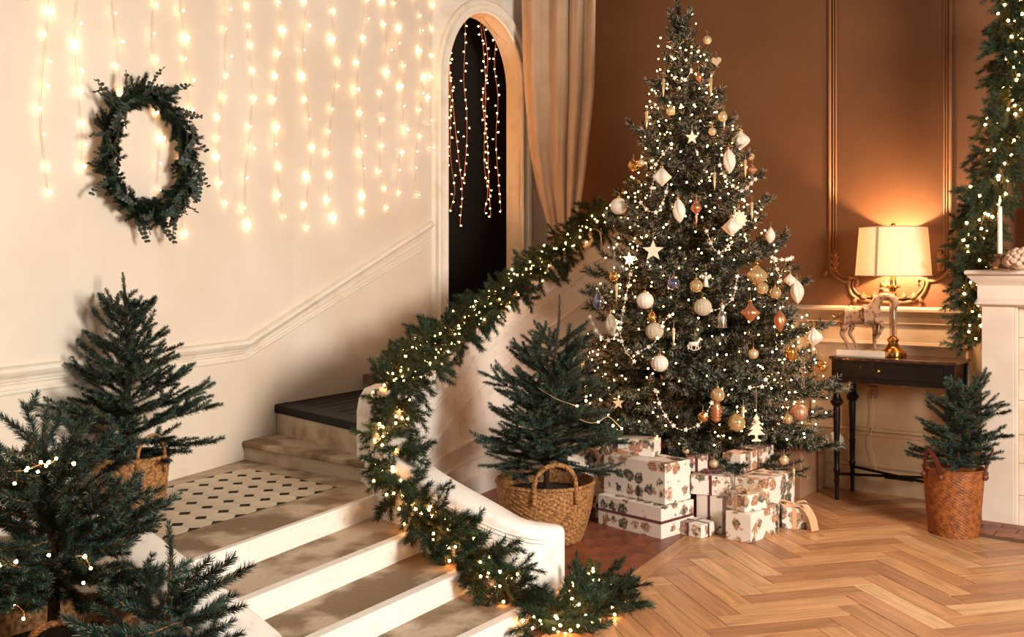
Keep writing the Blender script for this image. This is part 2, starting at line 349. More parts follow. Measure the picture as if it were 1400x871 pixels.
rail('trim_2', wa_pts(lerp_px([(-60, 520), (0, 513), (335, 472), (588, 308)])), capp, M['plaster2'])
rail('trim_3', wa_pts(lerp_px([(-60, 548), (0, 539), (334, 490), (588, 333)])), bead, M['plaster2'])
rail('trim_4', wa_pts(lerp_px([(-60, 536), (0, 527), (335, 482), (588, 322)])), [(0, .008), (.006, 0), (0, -.008)], M['plaster2'])

# back wall: dado
def bp(x, y):
    a = on_back(x, y); return (a, Vector((-.6, -.8)))
BZ = on_back(1200, 425).z
def bline(x0, x1, z): return [(Vector((*(on_back(x, 368).xy), z)), Vector((-.6, -.8))) for x in (x0, x1)]
dado = MB(); a = on_back(785, 368); b = BW0+BWD*3.2
dd = [Vector((a.x, a.y)), Vector(b)]
mbd = MB(); nv = Vector((-.6, -.8))*.012
mbd.add([(dd[0].x+nv.x, dd[0].y+nv.y, 0), (dd[1].x+nv.x, dd[1].y+nv.y, 0), (dd[1].x+nv.x, dd[1].y+nv.y, BZ), (dd[0].x+nv.x, dd[0].y+nv.y, BZ), (dd[1].x, dd[1].y, BZ), (dd[0].x, dd[0].y, BZ)], [(0, 1, 2, 3), (3, 2, 4, 5)])
tag(mbd.build('wall_back_dado', M['cream_dado']), kind='structure')
rail('trim_5', bline(790, 1500, BZ), [(.0, .028), (.03, .026), (.048, .014), (.046, 0), (.03, -.012), (.02, -.028), (.012, -.034)], M['cream_dado'])
rail('trim_6', bline(790, 1500, BZ-.075), [(.012, .01), (.024, .004), (.02, -.006), (.012, -.01)], M['cream_dado'])
def frame_on_back(name, x0, x1, z0, z1, w=.03):
    p0, p1 = on_back(x0, 368), on_back(x1, 368); mb = MB(); R = Matrix.Rotation(math.atan2(-.6, .8), 3, 'Z'); o = Vector((-.6, -.8, 0))
    L = (p1-p0).length; c = (p0+p1)/2
    for k, (ww, dpt) in enumerate(((w, .010), (w*.4, .018))):
        for zz in (z0, z1): mb.box(Vector((c.x, c.y, zz))+o*(.012+dpt/2), (L+ww, dpt, ww), R)
        for pp in (p0, p1): mb.box(Vector((pp.x, pp.y, (z0+z1)/2))+o*(.012+dpt/2), (ww, dpt, z1-z0-ww), R)
    tag(mb.build(name, M['cream_dado'], bevel=.003), kind='structure')
frame_on_back('trim_7', 1112, 1325, .16, .90); frame_on_back('trim_8', 860, 1092, .16, .90)
rail('trim_9', bline(1116, 1322, .47), bead, M['cream_dado']) if False else None
rail('trim_10', bline(1100, 1500, .36), [(.012, .03), (.03, .024), (.034, .012), (.022, 0), (.018, -.02), (.012, -.024)], M['cream_dado'])
rail('baseboard_back', bline(790, 1500, .05), [(.012, .05), (.03, .045), (.034, .0), (.034, -.05)], M['cream_dado'])
# low plinth behind the tree
pl = G(1095, 683); d2 = Vector((-.8, .6)); pw = Vector((pl.x, pl.y))
poly = [tuple(pw), tuple(pw+d2*.95), tuple(pw+d2*.95+Vector((.6, .8))*.42), tuple(pw+Vector((.6, .8))*.42)]
tag(MB().prism(poly, 0, .33).build('trim_11', M['plinth'], bevel=.006), kind='structure')

# boiserie frame on the brown wall
def bw(x, y, off=.0): return on_back(x, y, off)
def px_zoom6(zx, zy): return (1120+zx*.17227, 280+zy*.17227)
boi = empty('wall_moulding', on_back(1218, 368), kind='structure'); boi.name = 'trim_12'; XF['trim_12'] = XF.pop('wall_moulding', XF.get('trim_12'))
def moul(pxs, r=.007, off=.006, name='moulding', n=6):
    pts = spline(pxs, n) if len(pxs) > 2 else np.array(pxs)
    return MB().tube([bw(p[0], p[1], off) for p in pts], r, 6).build(name, M['brown_trim'], boi, smooth=True)
for (dx, r) in ((0, .011), (5, .005), (8.5, .006)):
    moul([(1135+dx, -90), (1135+dx, 352)], r, .008); moul([(1300-dx, -90), (1300-dx, 352)], r, .008)
Z = px_zoom6
moul([(1135, 352), Z(85, 480), Z(115, 555), Z(190, 608), Z(238, 606), Z(262, 580), Z(300, 590), Z(308, 625), Z(290, 640)], .010)
moul([(1143.5, 352), Z(130, 470), Z(150, 540), Z(200, 580), Z(245, 575)], .006)
moul([Z(245, 600), Z(240, 650), Z(265, 715), Z(330, 752), Z(450, 768), Z(600, 775), Z(740, 765), Z(820, 715), Z(858, 640), Z(868, 600)], .010)
moul([Z(275, 600), Z(272, 655), Z(310, 705), Z(380, 728), Z(520, 742), Z(680, 740), Z(770, 712), Z(820, 660), Z(830, 610), Z(800, 590), Z(780, 610), Z(790, 632)], .006)
moul([(1300, 352), Z(1040, 480), Z(1010, 545), Z(950, 592), Z(880, 606), Z(850, 585)], .010)
moul([(1291.5, 352), Z(995, 470), Z(960, 530), Z(900, 565)], .006)
def acanthus(cx, cy, dirs, s=1.):
    mb = MB()
    for (ax, ay, l) in dirs:
        pts = [bw(*Z(cx+ax*t*s, cy+ay*t*s+12*math.sin(t*3)), .01+.008*math.sin(t*3)) for t in np.linspace(0, 1, 6)]
        mb.tube(pts, [.004, .011*l, .013*l, .011*l, .007, .002], 6)
    mb.build('acanthus_leaf', M['brown_trim'], boi, smooth=True)
for sx, X0 in ((1, 115), (-1, 985)):
    for k, (yy, l) in enumerate(((470, 1), (420, .9), (520, 1.))):
        acanthus(X0, yy, [(sx*50, -70, l), (sx*25, -85, l*.8), (sx*60, -20, l*.8), (sx*-18, -55, .7)], .8)
for X0, sx in ((330, 1), (420, 1), (700, -1), (600, -1), (780, -1)):
    acanthus(X0, 715, [(sx*70, 25, .8), (sx*60, -5, .7), (sx*40, -28, .5)], .8)
for X0, sx in ((70, -1), (240, 1), (1035, 1), (300, -1), (800, 1)):
    acanthus(X0, 520 if X0 in (70, 1035) else (560 if X0 == 240 else 735), [(sx*30, 20, .6), (sx*35, 40, .6), (sx*10, 45, .5)], .8)
acanthus(540, 650, [(-45, -45, 1), (-55, 10, 1), (0, -70, 1), (45, -45, 1), (55, 10, 1), (-25, 50, .9), (25, 50, .9)], 1.)
MB().ball(bw(*Z(540, 640), .015), .022, 12, sc=(1, .6, 1)).build('cartouche_boss', M['brown_trim'], boi, smooth=True)

# ------------------------------------------------------------------ floors
floor = empty('floor', (0, 0, 0), kind='structure')
MB().add([(-6, -3, -.004), (7, -3, -.004), (7, 9, -.004), (-6, 9, -.004), (-6, -3, -.1), (7, -3, -.1), (7, 9, -.1), (-6, 9, -.1)],
         [(0, 1, 2, 3), (4, 7, 6, 5), (0, 4, 5, 1), (1, 5, 6, 2), (2, 6, 7, 3), (3, 7, 4, 0)]).build('subfloor', M['gap'], floor)
def clip(poly, p, n):                      # keep (q-p).n >= 0
    out = []
    for i in range(len(poly)):
        a, b = poly[i], poly[(i+1) % len(poly)]; da = (a[0]-p[0])*n[0]+(a[1]-p[1])*n[1]; db = (b[0]-p[0])*n[0]+(b[1]-p[1])*n[1]
        if da >= 0: out.append(a)
        if da*db < 0: t = da/(da-db); out.append((a[0]+(b[0]-a[0])*t, a[1]+(b[1]-a[1])*t))
    return out
def parea(p): return abs(sum(p[i][0]*p[(i+1) % len(p)][1]-p[(i+1) % len(p)][0]*p[i][1] for i in range(len(p))))/2 if len(p) > 2 else 0
BL0 = Vector((.43, 4.24)); BLD = Vector((.485, .875)).normalized(); BLN = Vector((BLD.y, -BLD.x))   # border between tiles and parquet
th = math.atan2(.24, .97); e1 = Vector((math.cos(th), math.sin(th))); e2 = Vector((-e1.y, e1.x))
LW = .105; LL = LW*5; cnt = 0; far = MB()
bwn = Vector((-.6, -.8)); hearth0 = G(1327, 729)
planks = []
for i in range(-60, 60):
    for j in range(-14, 14):
        # two plank families of a herringbone (length = 5 widths)
        for fam in (0, 1):
            ox, oy = i*LW+j*LL*1.0, i*LW-j*LL*1.0
            if fam == 0: c0, du, dv = (ox, oy), (LL, 0), (0, LW)
            else: c0, du, dv = (ox+LL, oy), (0, 0), (0, 0)
            if fam == 0: poly = [(ox, oy), (ox+LL, oy), (ox+LL, oy+LW), (ox, oy+LW)]
            else: poly = [(ox, oy+LW), (ox+LW, oy+LW), (ox+LW, oy+LW+LL), (ox, oy+LW+LL)]
            planks.append((fam, poly))
g = .0017; base = Vector((1.2, 4.4)); vis = []
def shrink(poly, g):
    cx = sum(p[0] for p in poly)/len(poly); cy_ = sum(p[1] for p in poly)/len(poly)
    return poly
for fam, poly in planks:
    x0 = min(p[0] for p in poly)+g; x1 = max(p[0] for p in poly)-g; y0 = min(p[1] for p in poly)+g; y1 = max(p[1] for p in poly)-g
    w2 = [base+e1*a+e2*b for a, b in ((x0, y0), (x1, y0), (x1, y1), (x0, y1))]
    cc = sum(w2, Vector((0, 0)))/4
    if not (-.3 < cc.x < 3.3 and 2.6 < cc.y < 6.9): continue
    pp = clip([tuple(p) for p in w2], BL0+BLN*.085, BLN)
    if len(pp) > 2: pp = clip(pp, BW0+bwn*.02, bwn)
    if len(pp) < 3 or parea(pp) < 2e-4: continue
    cc = Vector((sum(p[0] for p in pp)/len(pp), sum(p[1] for p in pp)/len(pp)))
    sx = 700+cc.x*F/cc.y; sy = 368+E*F/cc.y
    vis.append((fam, pp, (-60 < sx < 1460 and sy < 900), cc))
uniq = []; seen = set()
for v in vis:
    k = (round(v[3].x, 3), round(v[3].y, 3))
    if k not in seen: seen.add(k); uniq.append(v)
inv_ = sorted([v for v in uniq if v[2]], key=lambda v: v[3].y)
def plank(poly, fam, parent, name='plank', m='oak', zt=0., thk=.012):
    ang = th if fam == 0 else th+math.pi/2
    if fam == 2: ang = math.atan2(BLD.y, BLD.x)
    c = Vector((sum(p[0] for p in poly)/len(poly), sum(p[1] for p in poly)/len(poly))); R = Matrix.Rotation(-ang, 2)
    loc = [tuple(R @ (Vector(p)-c)) for p in poly]
    me = MB().prism(loc, -thk, 0).mesh(name, M[m]); o = link(name, me, parent, loc=(c.x, c.y, zt)); o.rotation_euler = (0, 0, ang); return o
for k, (fam, pp, ok, cc) in enumerate(inv_[:290]): plank(pp, fam, floor, zt=rnd.uniform(-.0006, .0006))
rest = [v for v in uniq if not v[2]]+inv_[290:]
mb = MB()
for fam, pp, ok, cc in rest: mb.prism(pp, -.012, 0)
if rest: mb.build('planks', M['oak'], floor, kind='stuff')
print('planks', len(inv_), len(rest))
# border boards
for k in range(-3, 8):
    a = BL0+BLD*(k*.55+.002); b = BL0+BLD*((k+1)*.55-.002)
    pp = clip([tuple(a), tuple(b), tuple(b+BLN*.083), tuple(a+BLN*.083)], BW0+bwn*.02, bwn)
    if parea(pp) > 1e-3: plank(pp, 2, floor, 'border_board')
# terracotta tiles left of the border
tw, tl = .105, .21
for r in range(1, 16):
    for k in range(-8, 14):
        a = BL0-BLN*(r*tw)+BLD*(k*tl+(tl/2 if r % 2 else 0)); g2 = .0016
        pp = [tuple(a+BLD*g2+BLN*g2), tuple(a+BLD*(tl-g2)+BLN*g2), tuple(a+BLD*(tl-g2)+BLN*(tw-g2)), tuple(a+BLD*g2+BLN*(tw-g2))]
        c = sum([Vector(p) for p in pp], Vector((0, 0)))/4
        if not (3.6 < c.y < 6.6 and c.x > -.25-.0*c.y): continue
        if c.x < .25 and c.y < 4.35: continue
        pp = clip(pp, BW0+bwn*.02, bwn)
        if parea(pp) > 1e-3: plank(pp, 2, floor, 'floor_tile', 'terra', rnd.uniform(-.001, .0005))

# ------------------------------------------------------------------ staircase
stair = empty('staircase', (-.6, 4.3, 0), kind='structure')
ZL = .36; R_ = .09
LN = [((-1.22, 3.11), (-.56, 4.43)), ((-1.02, 2.98), (-.33, 4.21)), ((-.82, 2.84), (-.08, 4.04)), ((-.60, 2.78), (.13, 3.80))]
def unit(a, b): d = Vector(b)-Vector(a); return d.normalized()
for k in range(4):
    a, b = Vector(LN[k][0]), Vector(LN[k][1]); d = unit(a, b); nrm = Vector((d.y, -d.x)); z = ZL-R_*k
    MB().prism([tuple(a+nrm*.004), tuple(b+nrm*.004), tuple(b-nrm*.03), tuple(a-nrm*.03)], 0, z-.012).build('riser', M['riser'], stair)
    ns = .038 if k else .022
    MB().prism([tuple(a+nrm*.008), tuple(b+nrm*.008), tuple(b-nrm*ns), tuple(a-nrm*ns)], z-.014, z+.0012).build('nosing', M['riser'], stair, bevel=.004)
    if k:
        pa, pb = Vector(LN[k-1][0]), Vector(LN[k-1][1])
        MB().prism([tuple(a), tuple(b), tuple(pb), tuple(pa)], 0, z).build('tread', M['concrete'], stair)
# landing
S1 = (Vector((-1.47, 5.235)), Vector((-.66, 4.60))); S2 = (Vector((-1.37, 5.52)), Vector((-.66, 4.69)))
land = MB().prism([LN[0][0], LN[0][1], (-.52, 4.72), (-.8, 4.95), (-1.5, 5.45), (-2.05, 4.0), (-2.15, 3.3)], 0, ZL).build('landing', M['concrete'], stair)
O = Vector((-1.322, 4.943)); v1 = Vector((.088, -.0713)); v2 = Vector((-.0591, -.1049)); q = .265
octm = None
def lat(i, j): return O+v1*i+v2*j
oct_me = MB(); c_ = [(q, 0), (1-q, 0), (1, q), (1, 1-q), (1-q, 1), (q, 1), (0, 1-q), (0, q)]
c_ = [(.5+(a-.5)*.978, .5+(b-.5)*.978) for a, b in c_]
oct_me.prism([tuple(v1*(a-.5)+v2*(b-.5)) for a, b in c_], -.004, .0022); oct_me = oct_me.mesh('tile', M['tile'])
dot_me = MB().prism([tuple((v1*a+v2*b)*.93) for a, b in ((q, 0), (0, q), (-q, 0), (0, -q))], -.004, .0022).mesh('dot_tile', M['dot'])
tw_off = XF[stair.name].inverted()
for i in range(6):
    for j in range(10):
        p = lat(i+.5, j+.5); link('tile', oct_me, land, loc=tw_off @ Vector((p.x, p.y, ZL)))
for i in range(1, 6):
    for j in range(1, 10):
        p = lat(i, j); link('dot_tile', dot_me, land, loc=tw_off @ Vector((p.x, p.y, ZL)))
half = [[(q, 0), (-q, 0), (0, q)], [(q, 0), (-q, 0), (0, -q)], [(0, q), (0, -q), (q, 0)], [(0, q), (0, -q), (-q, 0)]]
hm = [MB().prism([tuple((v1*a+v2*b)*.93) for a, b in h], -.004, .0022).mesh('dot_tile', M['dot']) for h in half]
for i in range(1, 6): p = lat(i, 0); link('dot_tile', hm[0], land, loc=tw_off @ Vector((p.x, p.y, ZL)))
for j in range(1, 10):
    for ii, h in ((0, 2), (6, 3)): p = lat(ii, j); link('dot_tile', hm[h], land, loc=tw_off @ Vector((p.x, p.y, ZL)))
gpoly = [tuple(lat(-.02, -.02)), tuple(lat(6.02, -.02)), tuple(lat(6.02, 10)), tuple(lat(-.02, 10))]
MB().prism(gpoly, ZL-.003, ZL+.0007).build('tile_bed', M['grout'], stair)
# concrete step and black platform
z1 = .457; z2 = .616
MB().prism([tuple(S1[0]), tuple(S1[1]), tuple(S2[1]+Vector((.05, .1))), tuple(S2[0]+Vector((-.1, .1)))], ZL, z1-.03).build('riser', M['conc_riser'], stair)
nn = Vector((-.62, -.78))*.018
MB().prism([tuple(S1[0]+nn), tuple(S1[1]+nn), tuple(S2[1]+Vector((.05, .1))), tuple(S2[0]+Vector((-.1, .1)))], z1-.03, z1).build('tread', M['concrete'], stair, bevel=.008)
plat = [tuple(S2[0]), tuple(S2[1]), (-.62, 4.9), (-.52, 5.3), (-.42, 5.75), (-.9, 6.25), (-1.05, 5.95), (-1.25, 5.62)]
MB().prism(plat, ZL, z2-.045).build('riser', M['conc_riser'], stair)
pf = unit(S2[0], S2[1]); pn = Vector((-pf.y, pf.x)); pn = pn if pn.y > 0 else -pn
wd = Vector((.494, .869)).normalized(); wn = Vector((wd.y, -wd.x))
bz = MB().prism([tuple(S2[0]-pn*.015-pf*.04), tuple(S2[1]-pn*.015+pf*.03), tuple(S2[1]+pn*.10+pf*.06), tuple(S2[0]+pn*.10)], z2-.045, z2).build('platform_edge', M['blackwood'], stair, bevel=.006)
for k in range(11):
    a = Vector((-1.40, 5.40))+wn*(k*.095)
    pp = [tuple(a-wd*2), tuple(a+wd*3), tuple(a+wd*3+wn*.088), tuple(a-wd*2+wn*.088)]
    pp = clip(pp, S2[0]+pn*.103, pn)
    pp = clip(pp, (-.9, 6.25), Vector((-.5, -.48))) if len(pp) > 2 else pp
    pp = clip(pp, (-.66, 4.8), Vector((-.97, .24))) if len(pp) > 2 else pp
    if parea(pp) > 1e-3: MB().prism(pp, z2-.04, z2-.004+rnd.uniform(-.001, .001)).build('platform_board', M['blackwood'], stair, bevel=.003)
ol = [(-.95, 6.12), (-.70, 6.50), (-.50, 6.80), (-.27, 7.02), (-.02, 7.24), (.22, 7.46)]
il = [(-.42, 5.70), (-.33, 5.98), (-.22, 6.25), (-.05, 6.46), (.16, 6.66), (.42, 6.82)]
for k in range(5):
    MB().prism([ol[k], il[k], il[k+1], ol[k+1]], ZL, z2+.09*(k+1)).build('tread', M['concrete'], stair)

# low walls: swept profile with rounded top, heights vary
def low_wall(name, path, thick, m, zb=0., n=10, parent=None, round_=.35, capend=(False, True)):
    a, s = resample(spline(path, n), .06); mb = MB(); prof = []
    t2 = thick/2; k = 9
    for i in range(len(a)):
        d = Vector(a[min(i+1, len(a)-1)][:2]-a[max(i-1, 0)][:2]).normalized(); nr = Vector((d.y, -d.x)); zt = a[i][2]
        sc = 1.
        e = min((len(a)-1-i) if capend[1] else 9, i if capend[0] else 9)
        if e == 0: sc = .55
        elif e == 1: sc = .9
        rr = .035
        ring = [(-1, zb), (-1, zt-rr), (-.93, zt-rr*.4), (-.72, zt-rr*.08), (0, zt), (.72, zt-rr*.08), (.93, zt-rr*.4), (1, zt-rr), (1, zb)]
        for (o, z) in ring: mb.v.append((a[i][0]+nr.x*o*t2*sc, a[i][1]+nr.y*o*t2*sc, z))
    for i in range(len(a)-1):
        for j in range(k-1): mb.f.append((i*k+j, (i+1)*k+j, (i+1)*k+j+1, i*k+j+1)); mb.m.append(0)
    mb.f.append(tuple(range(k))); mb.f.append(tuple((len(a)-1)*k+j for j in range(k))[::-1]); mb.m += [0, 0]
    o = mb.build(name, m, parent, smooth=True, angle=50); return o, a
# right-hand low wall of the flight (ends as newel), shares the pier with the upper balustrade
rc = [(-.60, 4.62, .66), (-.50, 4.36, .565), (-.33, 4.19, .485), (-.13, 4.07, .405), (.04, 4.03, .335), (.19, 4.11, .295)]
bal = empty('balustrade', (-.6, 4.7, 0), kind='structure')
low_wall('low_wall', rc, .17, M['white'], 0, parent=bal)
BALP = [(-.60, 4.68, .78), (-.535, 5.0, .81), (-.43, 5.55, .91), (-.30, 5.97, 1.03), (-.05, 6.38, 1.215), (.27, 6.66, 1.43), (.60, 6.80, 1.64), (.90, 6.84, 1.80)]
_, ba = low_wall('upper_wall', BALP, .16, M['white'], 0, parent=bal, capend=(True, False))
# pier (rounded) at the bottom of the upper balustrade
MB().lathe([(.135, .0), (.135, .60), (.135, .68), (.125, .74), (.10, .785), (.05, .805), (.001, .81)], 32, c=(-.60, 4.72, 0)).build('pier', M['white'], bal, smooth=True, angle=60)
def bal_strip(dz, out, prof, name='moulding', z_const=None, i0=0, i1=None, m=None):
    pts = []
    for i in range(i0, i1 or len(ba)):
        d = Vector(ba[min(i+1, len(ba)-1)][:2]-ba[max(i-1, 0)][:2]).normalized(); nr = Vector((d.y, -d.x))
        pts.append((Vector((ba[i][0]+nr.x*out, ba[i][1]+nr.y*out, ba[i][2]+dz if z_const is None else z_const)), nr))
    rail(name, pts, prof, m or M['white'], bal)
capr = [(0, .035), (.02, .03), (.026, .015), (.022, -.005), (.008, -.02), (0, -.03)]
bal_strip(-.06, .08, capr); bal_strip(-.20, .08, bead); bal_strip(-.235, .08, bead); bal_strip(-.42, .08, bead)
bal_strip(0, .08, bead, z_const=.33, i1=30); bal_strip(0, .08, bead, z_const=.22, i1=30); bal_strip(0, .08, [(0, .06), (.018, .055), (.02, -.06)], 'baseboard', z_const=.06)
# mouldings on the camera side of the lower wall
aL, _ = resample(spline(rc, 10), .04)
for dz in (-.05, -.066):
    pts = []
    for i in range(3, len(aL)-3):
        d = Vector(aL[i+1][:2]-aL[i-1][:2]).normalized(); nr = Vector((d.y, -d.x)); pts.append((Vector((aL[i][0]+nr.x*.085, aL[i][1]+nr.y*.085, aL[i][2]+dz)), nr))
    rail('moulding', pts, [(0, .004), (.004, 0), (0, -.004)], M['white'], bal)
# left-hand low wall
lc = [(-2.1, 3.75, .50), (-1.80, 3.78, .50), (-1.55, 3.62, .50), (-1.26, 3.30, .47), (-1.03, 3.07, .42), (-.86, 2.94, .36), (-.72, 2.84, .29), (-.64, 2.66, .24), (-.70, 2.48, .22)]
curb = empty('stair_curb', (-1.2, 3.3, 0), kind='structure')
low_wall('low_wall', lc, .17, M['white'], 0, parent=curb)
aC, _ = resample(spline(lc, 10), .05)
for dz in (-.06, -.085):
    pts = []
    for i in range(3, len(aC)-2):
        d = Vector(aC[i+1][:2]-aC[i-1][:2]).normalized(); nr = Vector((d.y, -d.x)); nr = -nr if nr.y > 0 else nr
        pts.append((Vector((aC[i][0]+nr.x*.085, aC[i][1]+nr.y*.085, aC[i][2]+dz)), nr))
    rail('moulding', pts, [(0, .006), (.006, 0), (0, -.006)], M['white'], curb)
# ------------------------------------------------------------------ conifers
def needle_mesh(name, paths, mats, per_m=800, L=.018, W=.0016, a0=35, a1=75, stem=.0022, frost=0., tipfrost=0., seed=0, upbias=0.):
    """paths: list of point lists; every path gets a thin stem and needles all round"""
    g = np.random.default_rng(seed); V = []; Fc = []; MI = []; nb = 0
    mb = MB()
    for p in paths:
        mb.tube(p, [stem*(1-.6*i/(len(p)-1)) for i in range(len(p))], 4, 0)
    V.append(np.array(mb.v, float)); Fc += mb.f; MI += [0]*len(mb.f); nb = len(mb.v)
    for p in paths:
        a, s = resample(np.array([tuple(q) for q in p]), .01); ln = s[-1]; n = int(ln*per_m)+8
        u = g.uniform(0, ln, n) if n > 30 else np.linspace(0, ln, n)
        pos = np.stack([np.interp(u, s, a[:, k]) for k in range(3)], 1)
        T = np.gradient(a, axis=0); T /= np.linalg.norm(T, axis=1)[:, None]+1e-9
        t = np.stack([np.interp(u, s, T[:, k]) for k in range(3)], 1)
        r = g.normal(size=(n, 3)); r[:, 2] += upbias; r -= t*(r*t).sum(1)[:, None]; r /= np.linalg.norm(r, axis=1)[:, None]
        al = np.radians(g.uniform(a0, a1, n)); tip = np.clip((u-ln*.85)/(ln*.15+1e-6), 0, 1); al *= 1-.55*tip
        d = t*np.cos(al)[:, None]+r*np.sin(al)[:, None]; le = L*g.uniform(.7, 1.1, n)*(1-.25*tip)
        sd = np.cross(d, g.normal(size=(n, 3))); sd /= np.linalg.norm(sd, axis=1)[:, None]; sd *= W/2
        q = np.stack([pos-sd, pos+sd, pos+d*le[:, None]+sd*.4, pos+d*le[:, None]-sd*.4], 1).reshape(-1, 3)
        V.append(q); idx = nb+np.arange(n)[:, None]*4+np.arange(4)[None]; Fc += [tuple(x) for x in idx.tolist()]; nb += 4*n
        fr = g.random(n) < (frost+tipfrost*(u/ln)**2)
        MI += [2 if f else 1 for f in fr]
    me = bpy.data.meshes.new(name); me.from_pydata(np.concatenate(V).tolist(), [], Fc)
    for m in mats: me.materials.append(m)
    me.polygons.foreach_set('material_index', MI); me.update(); return me
def bough(L, seed, step=.045, side=.38, droop=.0, lift=.12, ang=48, wob=.02, first=.22, up=0.):
    g = random.Random(seed); paths = []; N = 8
    ax = [Vector((L*t, wob*math.sin(3*t+seed), L*(lift*t*t-droop*t))) for t in np.linspace(0, 1, N)]
    paths.append(ax); k = 0; s = first*L
    while s < L*.94:
        t = s/L; i = min(int(t*(N-1)), N-2); p = ax[i].lerp(ax[i+1], t*(N-1)-i); tan = (ax[i+1]-ax[i]).normalized()
        sg = 1 if k % 2 else -1; an = math.radians(ang+g.uniform(-9, 9)); ln = side*L*(1-t)**.75*g.uniform(.75, 1.15)+.035
        el = g.uniform(-.15, .35)+up
        d = (tan*math.cos(an)+Vector((0, sg, 0))*math.sin(an)+Vector((0, 0, el))).normalized()
        pts = [p+d*ln*u+Vector((0, 0, .10*ln*u*u))+tan*ln*.22*u*u for u in (0, .33, .66, 1)]
        paths.append(pts)
        if ln > .13:
            for uu, s2 in ((.35, 1), (.6, -1)):
                pp = p+d*ln*uu; d2 = (d*.75+Vector((-d.y, d.x, 0))*s2*.7+Vector((0, 0, g.uniform(-.1, .2)))).normalized()
                l2 = ln*.42; paths.append([pp, pp+d2*l2*.5, pp+d2*l2])
        k += 1; s += step*g.uniform(.7, 1.3)
    return paths
SPR = [M['twig'], M['spruce'], M['spruce_pale']]
spr_boughs = {}
for L in (.08, .14, .20, .27, .34):
    spr_boughs[L] = [needle_mesh('branch', bough(L, int(L*100)+v, step=.05, side=.42, lift=.12, first=.25, ang=42), SPR, per_m=2600, L=.0165, W=.0021, a0=38, a1=75, tipfrost=.26, seed=v+int(L*1000), upbias=.5) for v in range(3)]
big_boughs = {}
for L in (.10, .17, .24, .31):
    big_boughs[L] = [needle_mesh('branch', bough(L, 900+int(L*100)+v, step=.062, side=.46, lift=.16, first=.28, ang=44), SPR, per_m=2500, L=.0225, W=.0021, a0=32, a1=62, tipfrost=.22, stem=.0034, seed=70+v+int(L*1000)) for v in range(3)]
def make_spruce(base, apex, reach, zlow, n, label, trunk_r=.014, bare=.0, wall=None, seed=1, lean=None, prof=None, group=None, lib=None, lead=None, nl=.014):
    lib = lib or spr_boughs; g = random.Random(seed); root = empty('spruce_tree', base, label, 'tree')
    b = Vector(base); a = Vector(apex); H = a.z-b.z
    def ax(z): t = (z-b.z)/H; return b.lerp(a, t)+Vector((math.sin(t*5+seed)*.008, math.cos(t*4)*.006, 0))
    pts = [ax(b.z+H*t) for t in np.linspace(0, .93, 9)]
    MB().tube(pts, [trunk_r*(1-.75*i/8) for i in range(9)], 8).build('trunk', M['bark'], root, smooth=True)
    lead = lead or min(.16, H*.18)
    me = needle_mesh('leader', [[ax(a.z-lead)-b, ax(a.z-lead*.5)-b, a-b]], SPR, per_m=3000, L=nl, W=.0021, a0=25, a1=58, seed=seed+50, stem=.006, tipfrost=.15)
    link('leader', me, root)
    for k in range(n):
        t = (k+.3)/n; z = a.z-lead-(a.z-lead-zlow)*(t**.85); f = (a.z-z)/(a.z-zlow)
        rr = reach*(prof(f) if prof else (.12+.88*min(1, f*1.25)**.9)*(1 if f < .85 else 1-(f-.85)*1.2)); rr *= g.uniform(.66, 1.16)
        az = k*2.39996+g.uniform(-.45, .45); o = ax(z)
        if wall is not None:                              # do not grow through the wall behind
            for q in range(12):
                tip = o+Vector((math.cos(az), math.sin(az), 0))*rr
                if (tip.xy-wall[0]).dot(wall[1]) > .015: break
                rr *= .86
        if rr < .05: continue
        L = min(lib, key=lambda q: abs(q-rr)); me = g.choice(lib[L])
        el = math.radians(44*(1-f)**1.3+4-8*f+g.uniform(-12, 14))
        d = Vector((math.cos(az)*math.cos(el), math.sin(az)*math.cos(el), math.sin(el)))
        link('branch', me, root, loc=o-b, rot=quat_from_x(d, g.uniform(-.3, .3)), scale=min(1.25, max(.75, rr/L)))
    return root
_ic = MB().ball((0, 0, 0), 1, 6)
def bulbs(name, pts, r, parent, m='bulb', cord=None, wm='wire', cr=.0009):
    mb = MB()
    for p in pts: mb.ball(p, r*rnd.uniform(.85, 1.15), 5)
    mb.build(name, M[m], parent, kind='stuff')
    if cord is not None and len(cord) > 1: MB().tube(cord, cr, 4).build('cable', M[wm], parent)

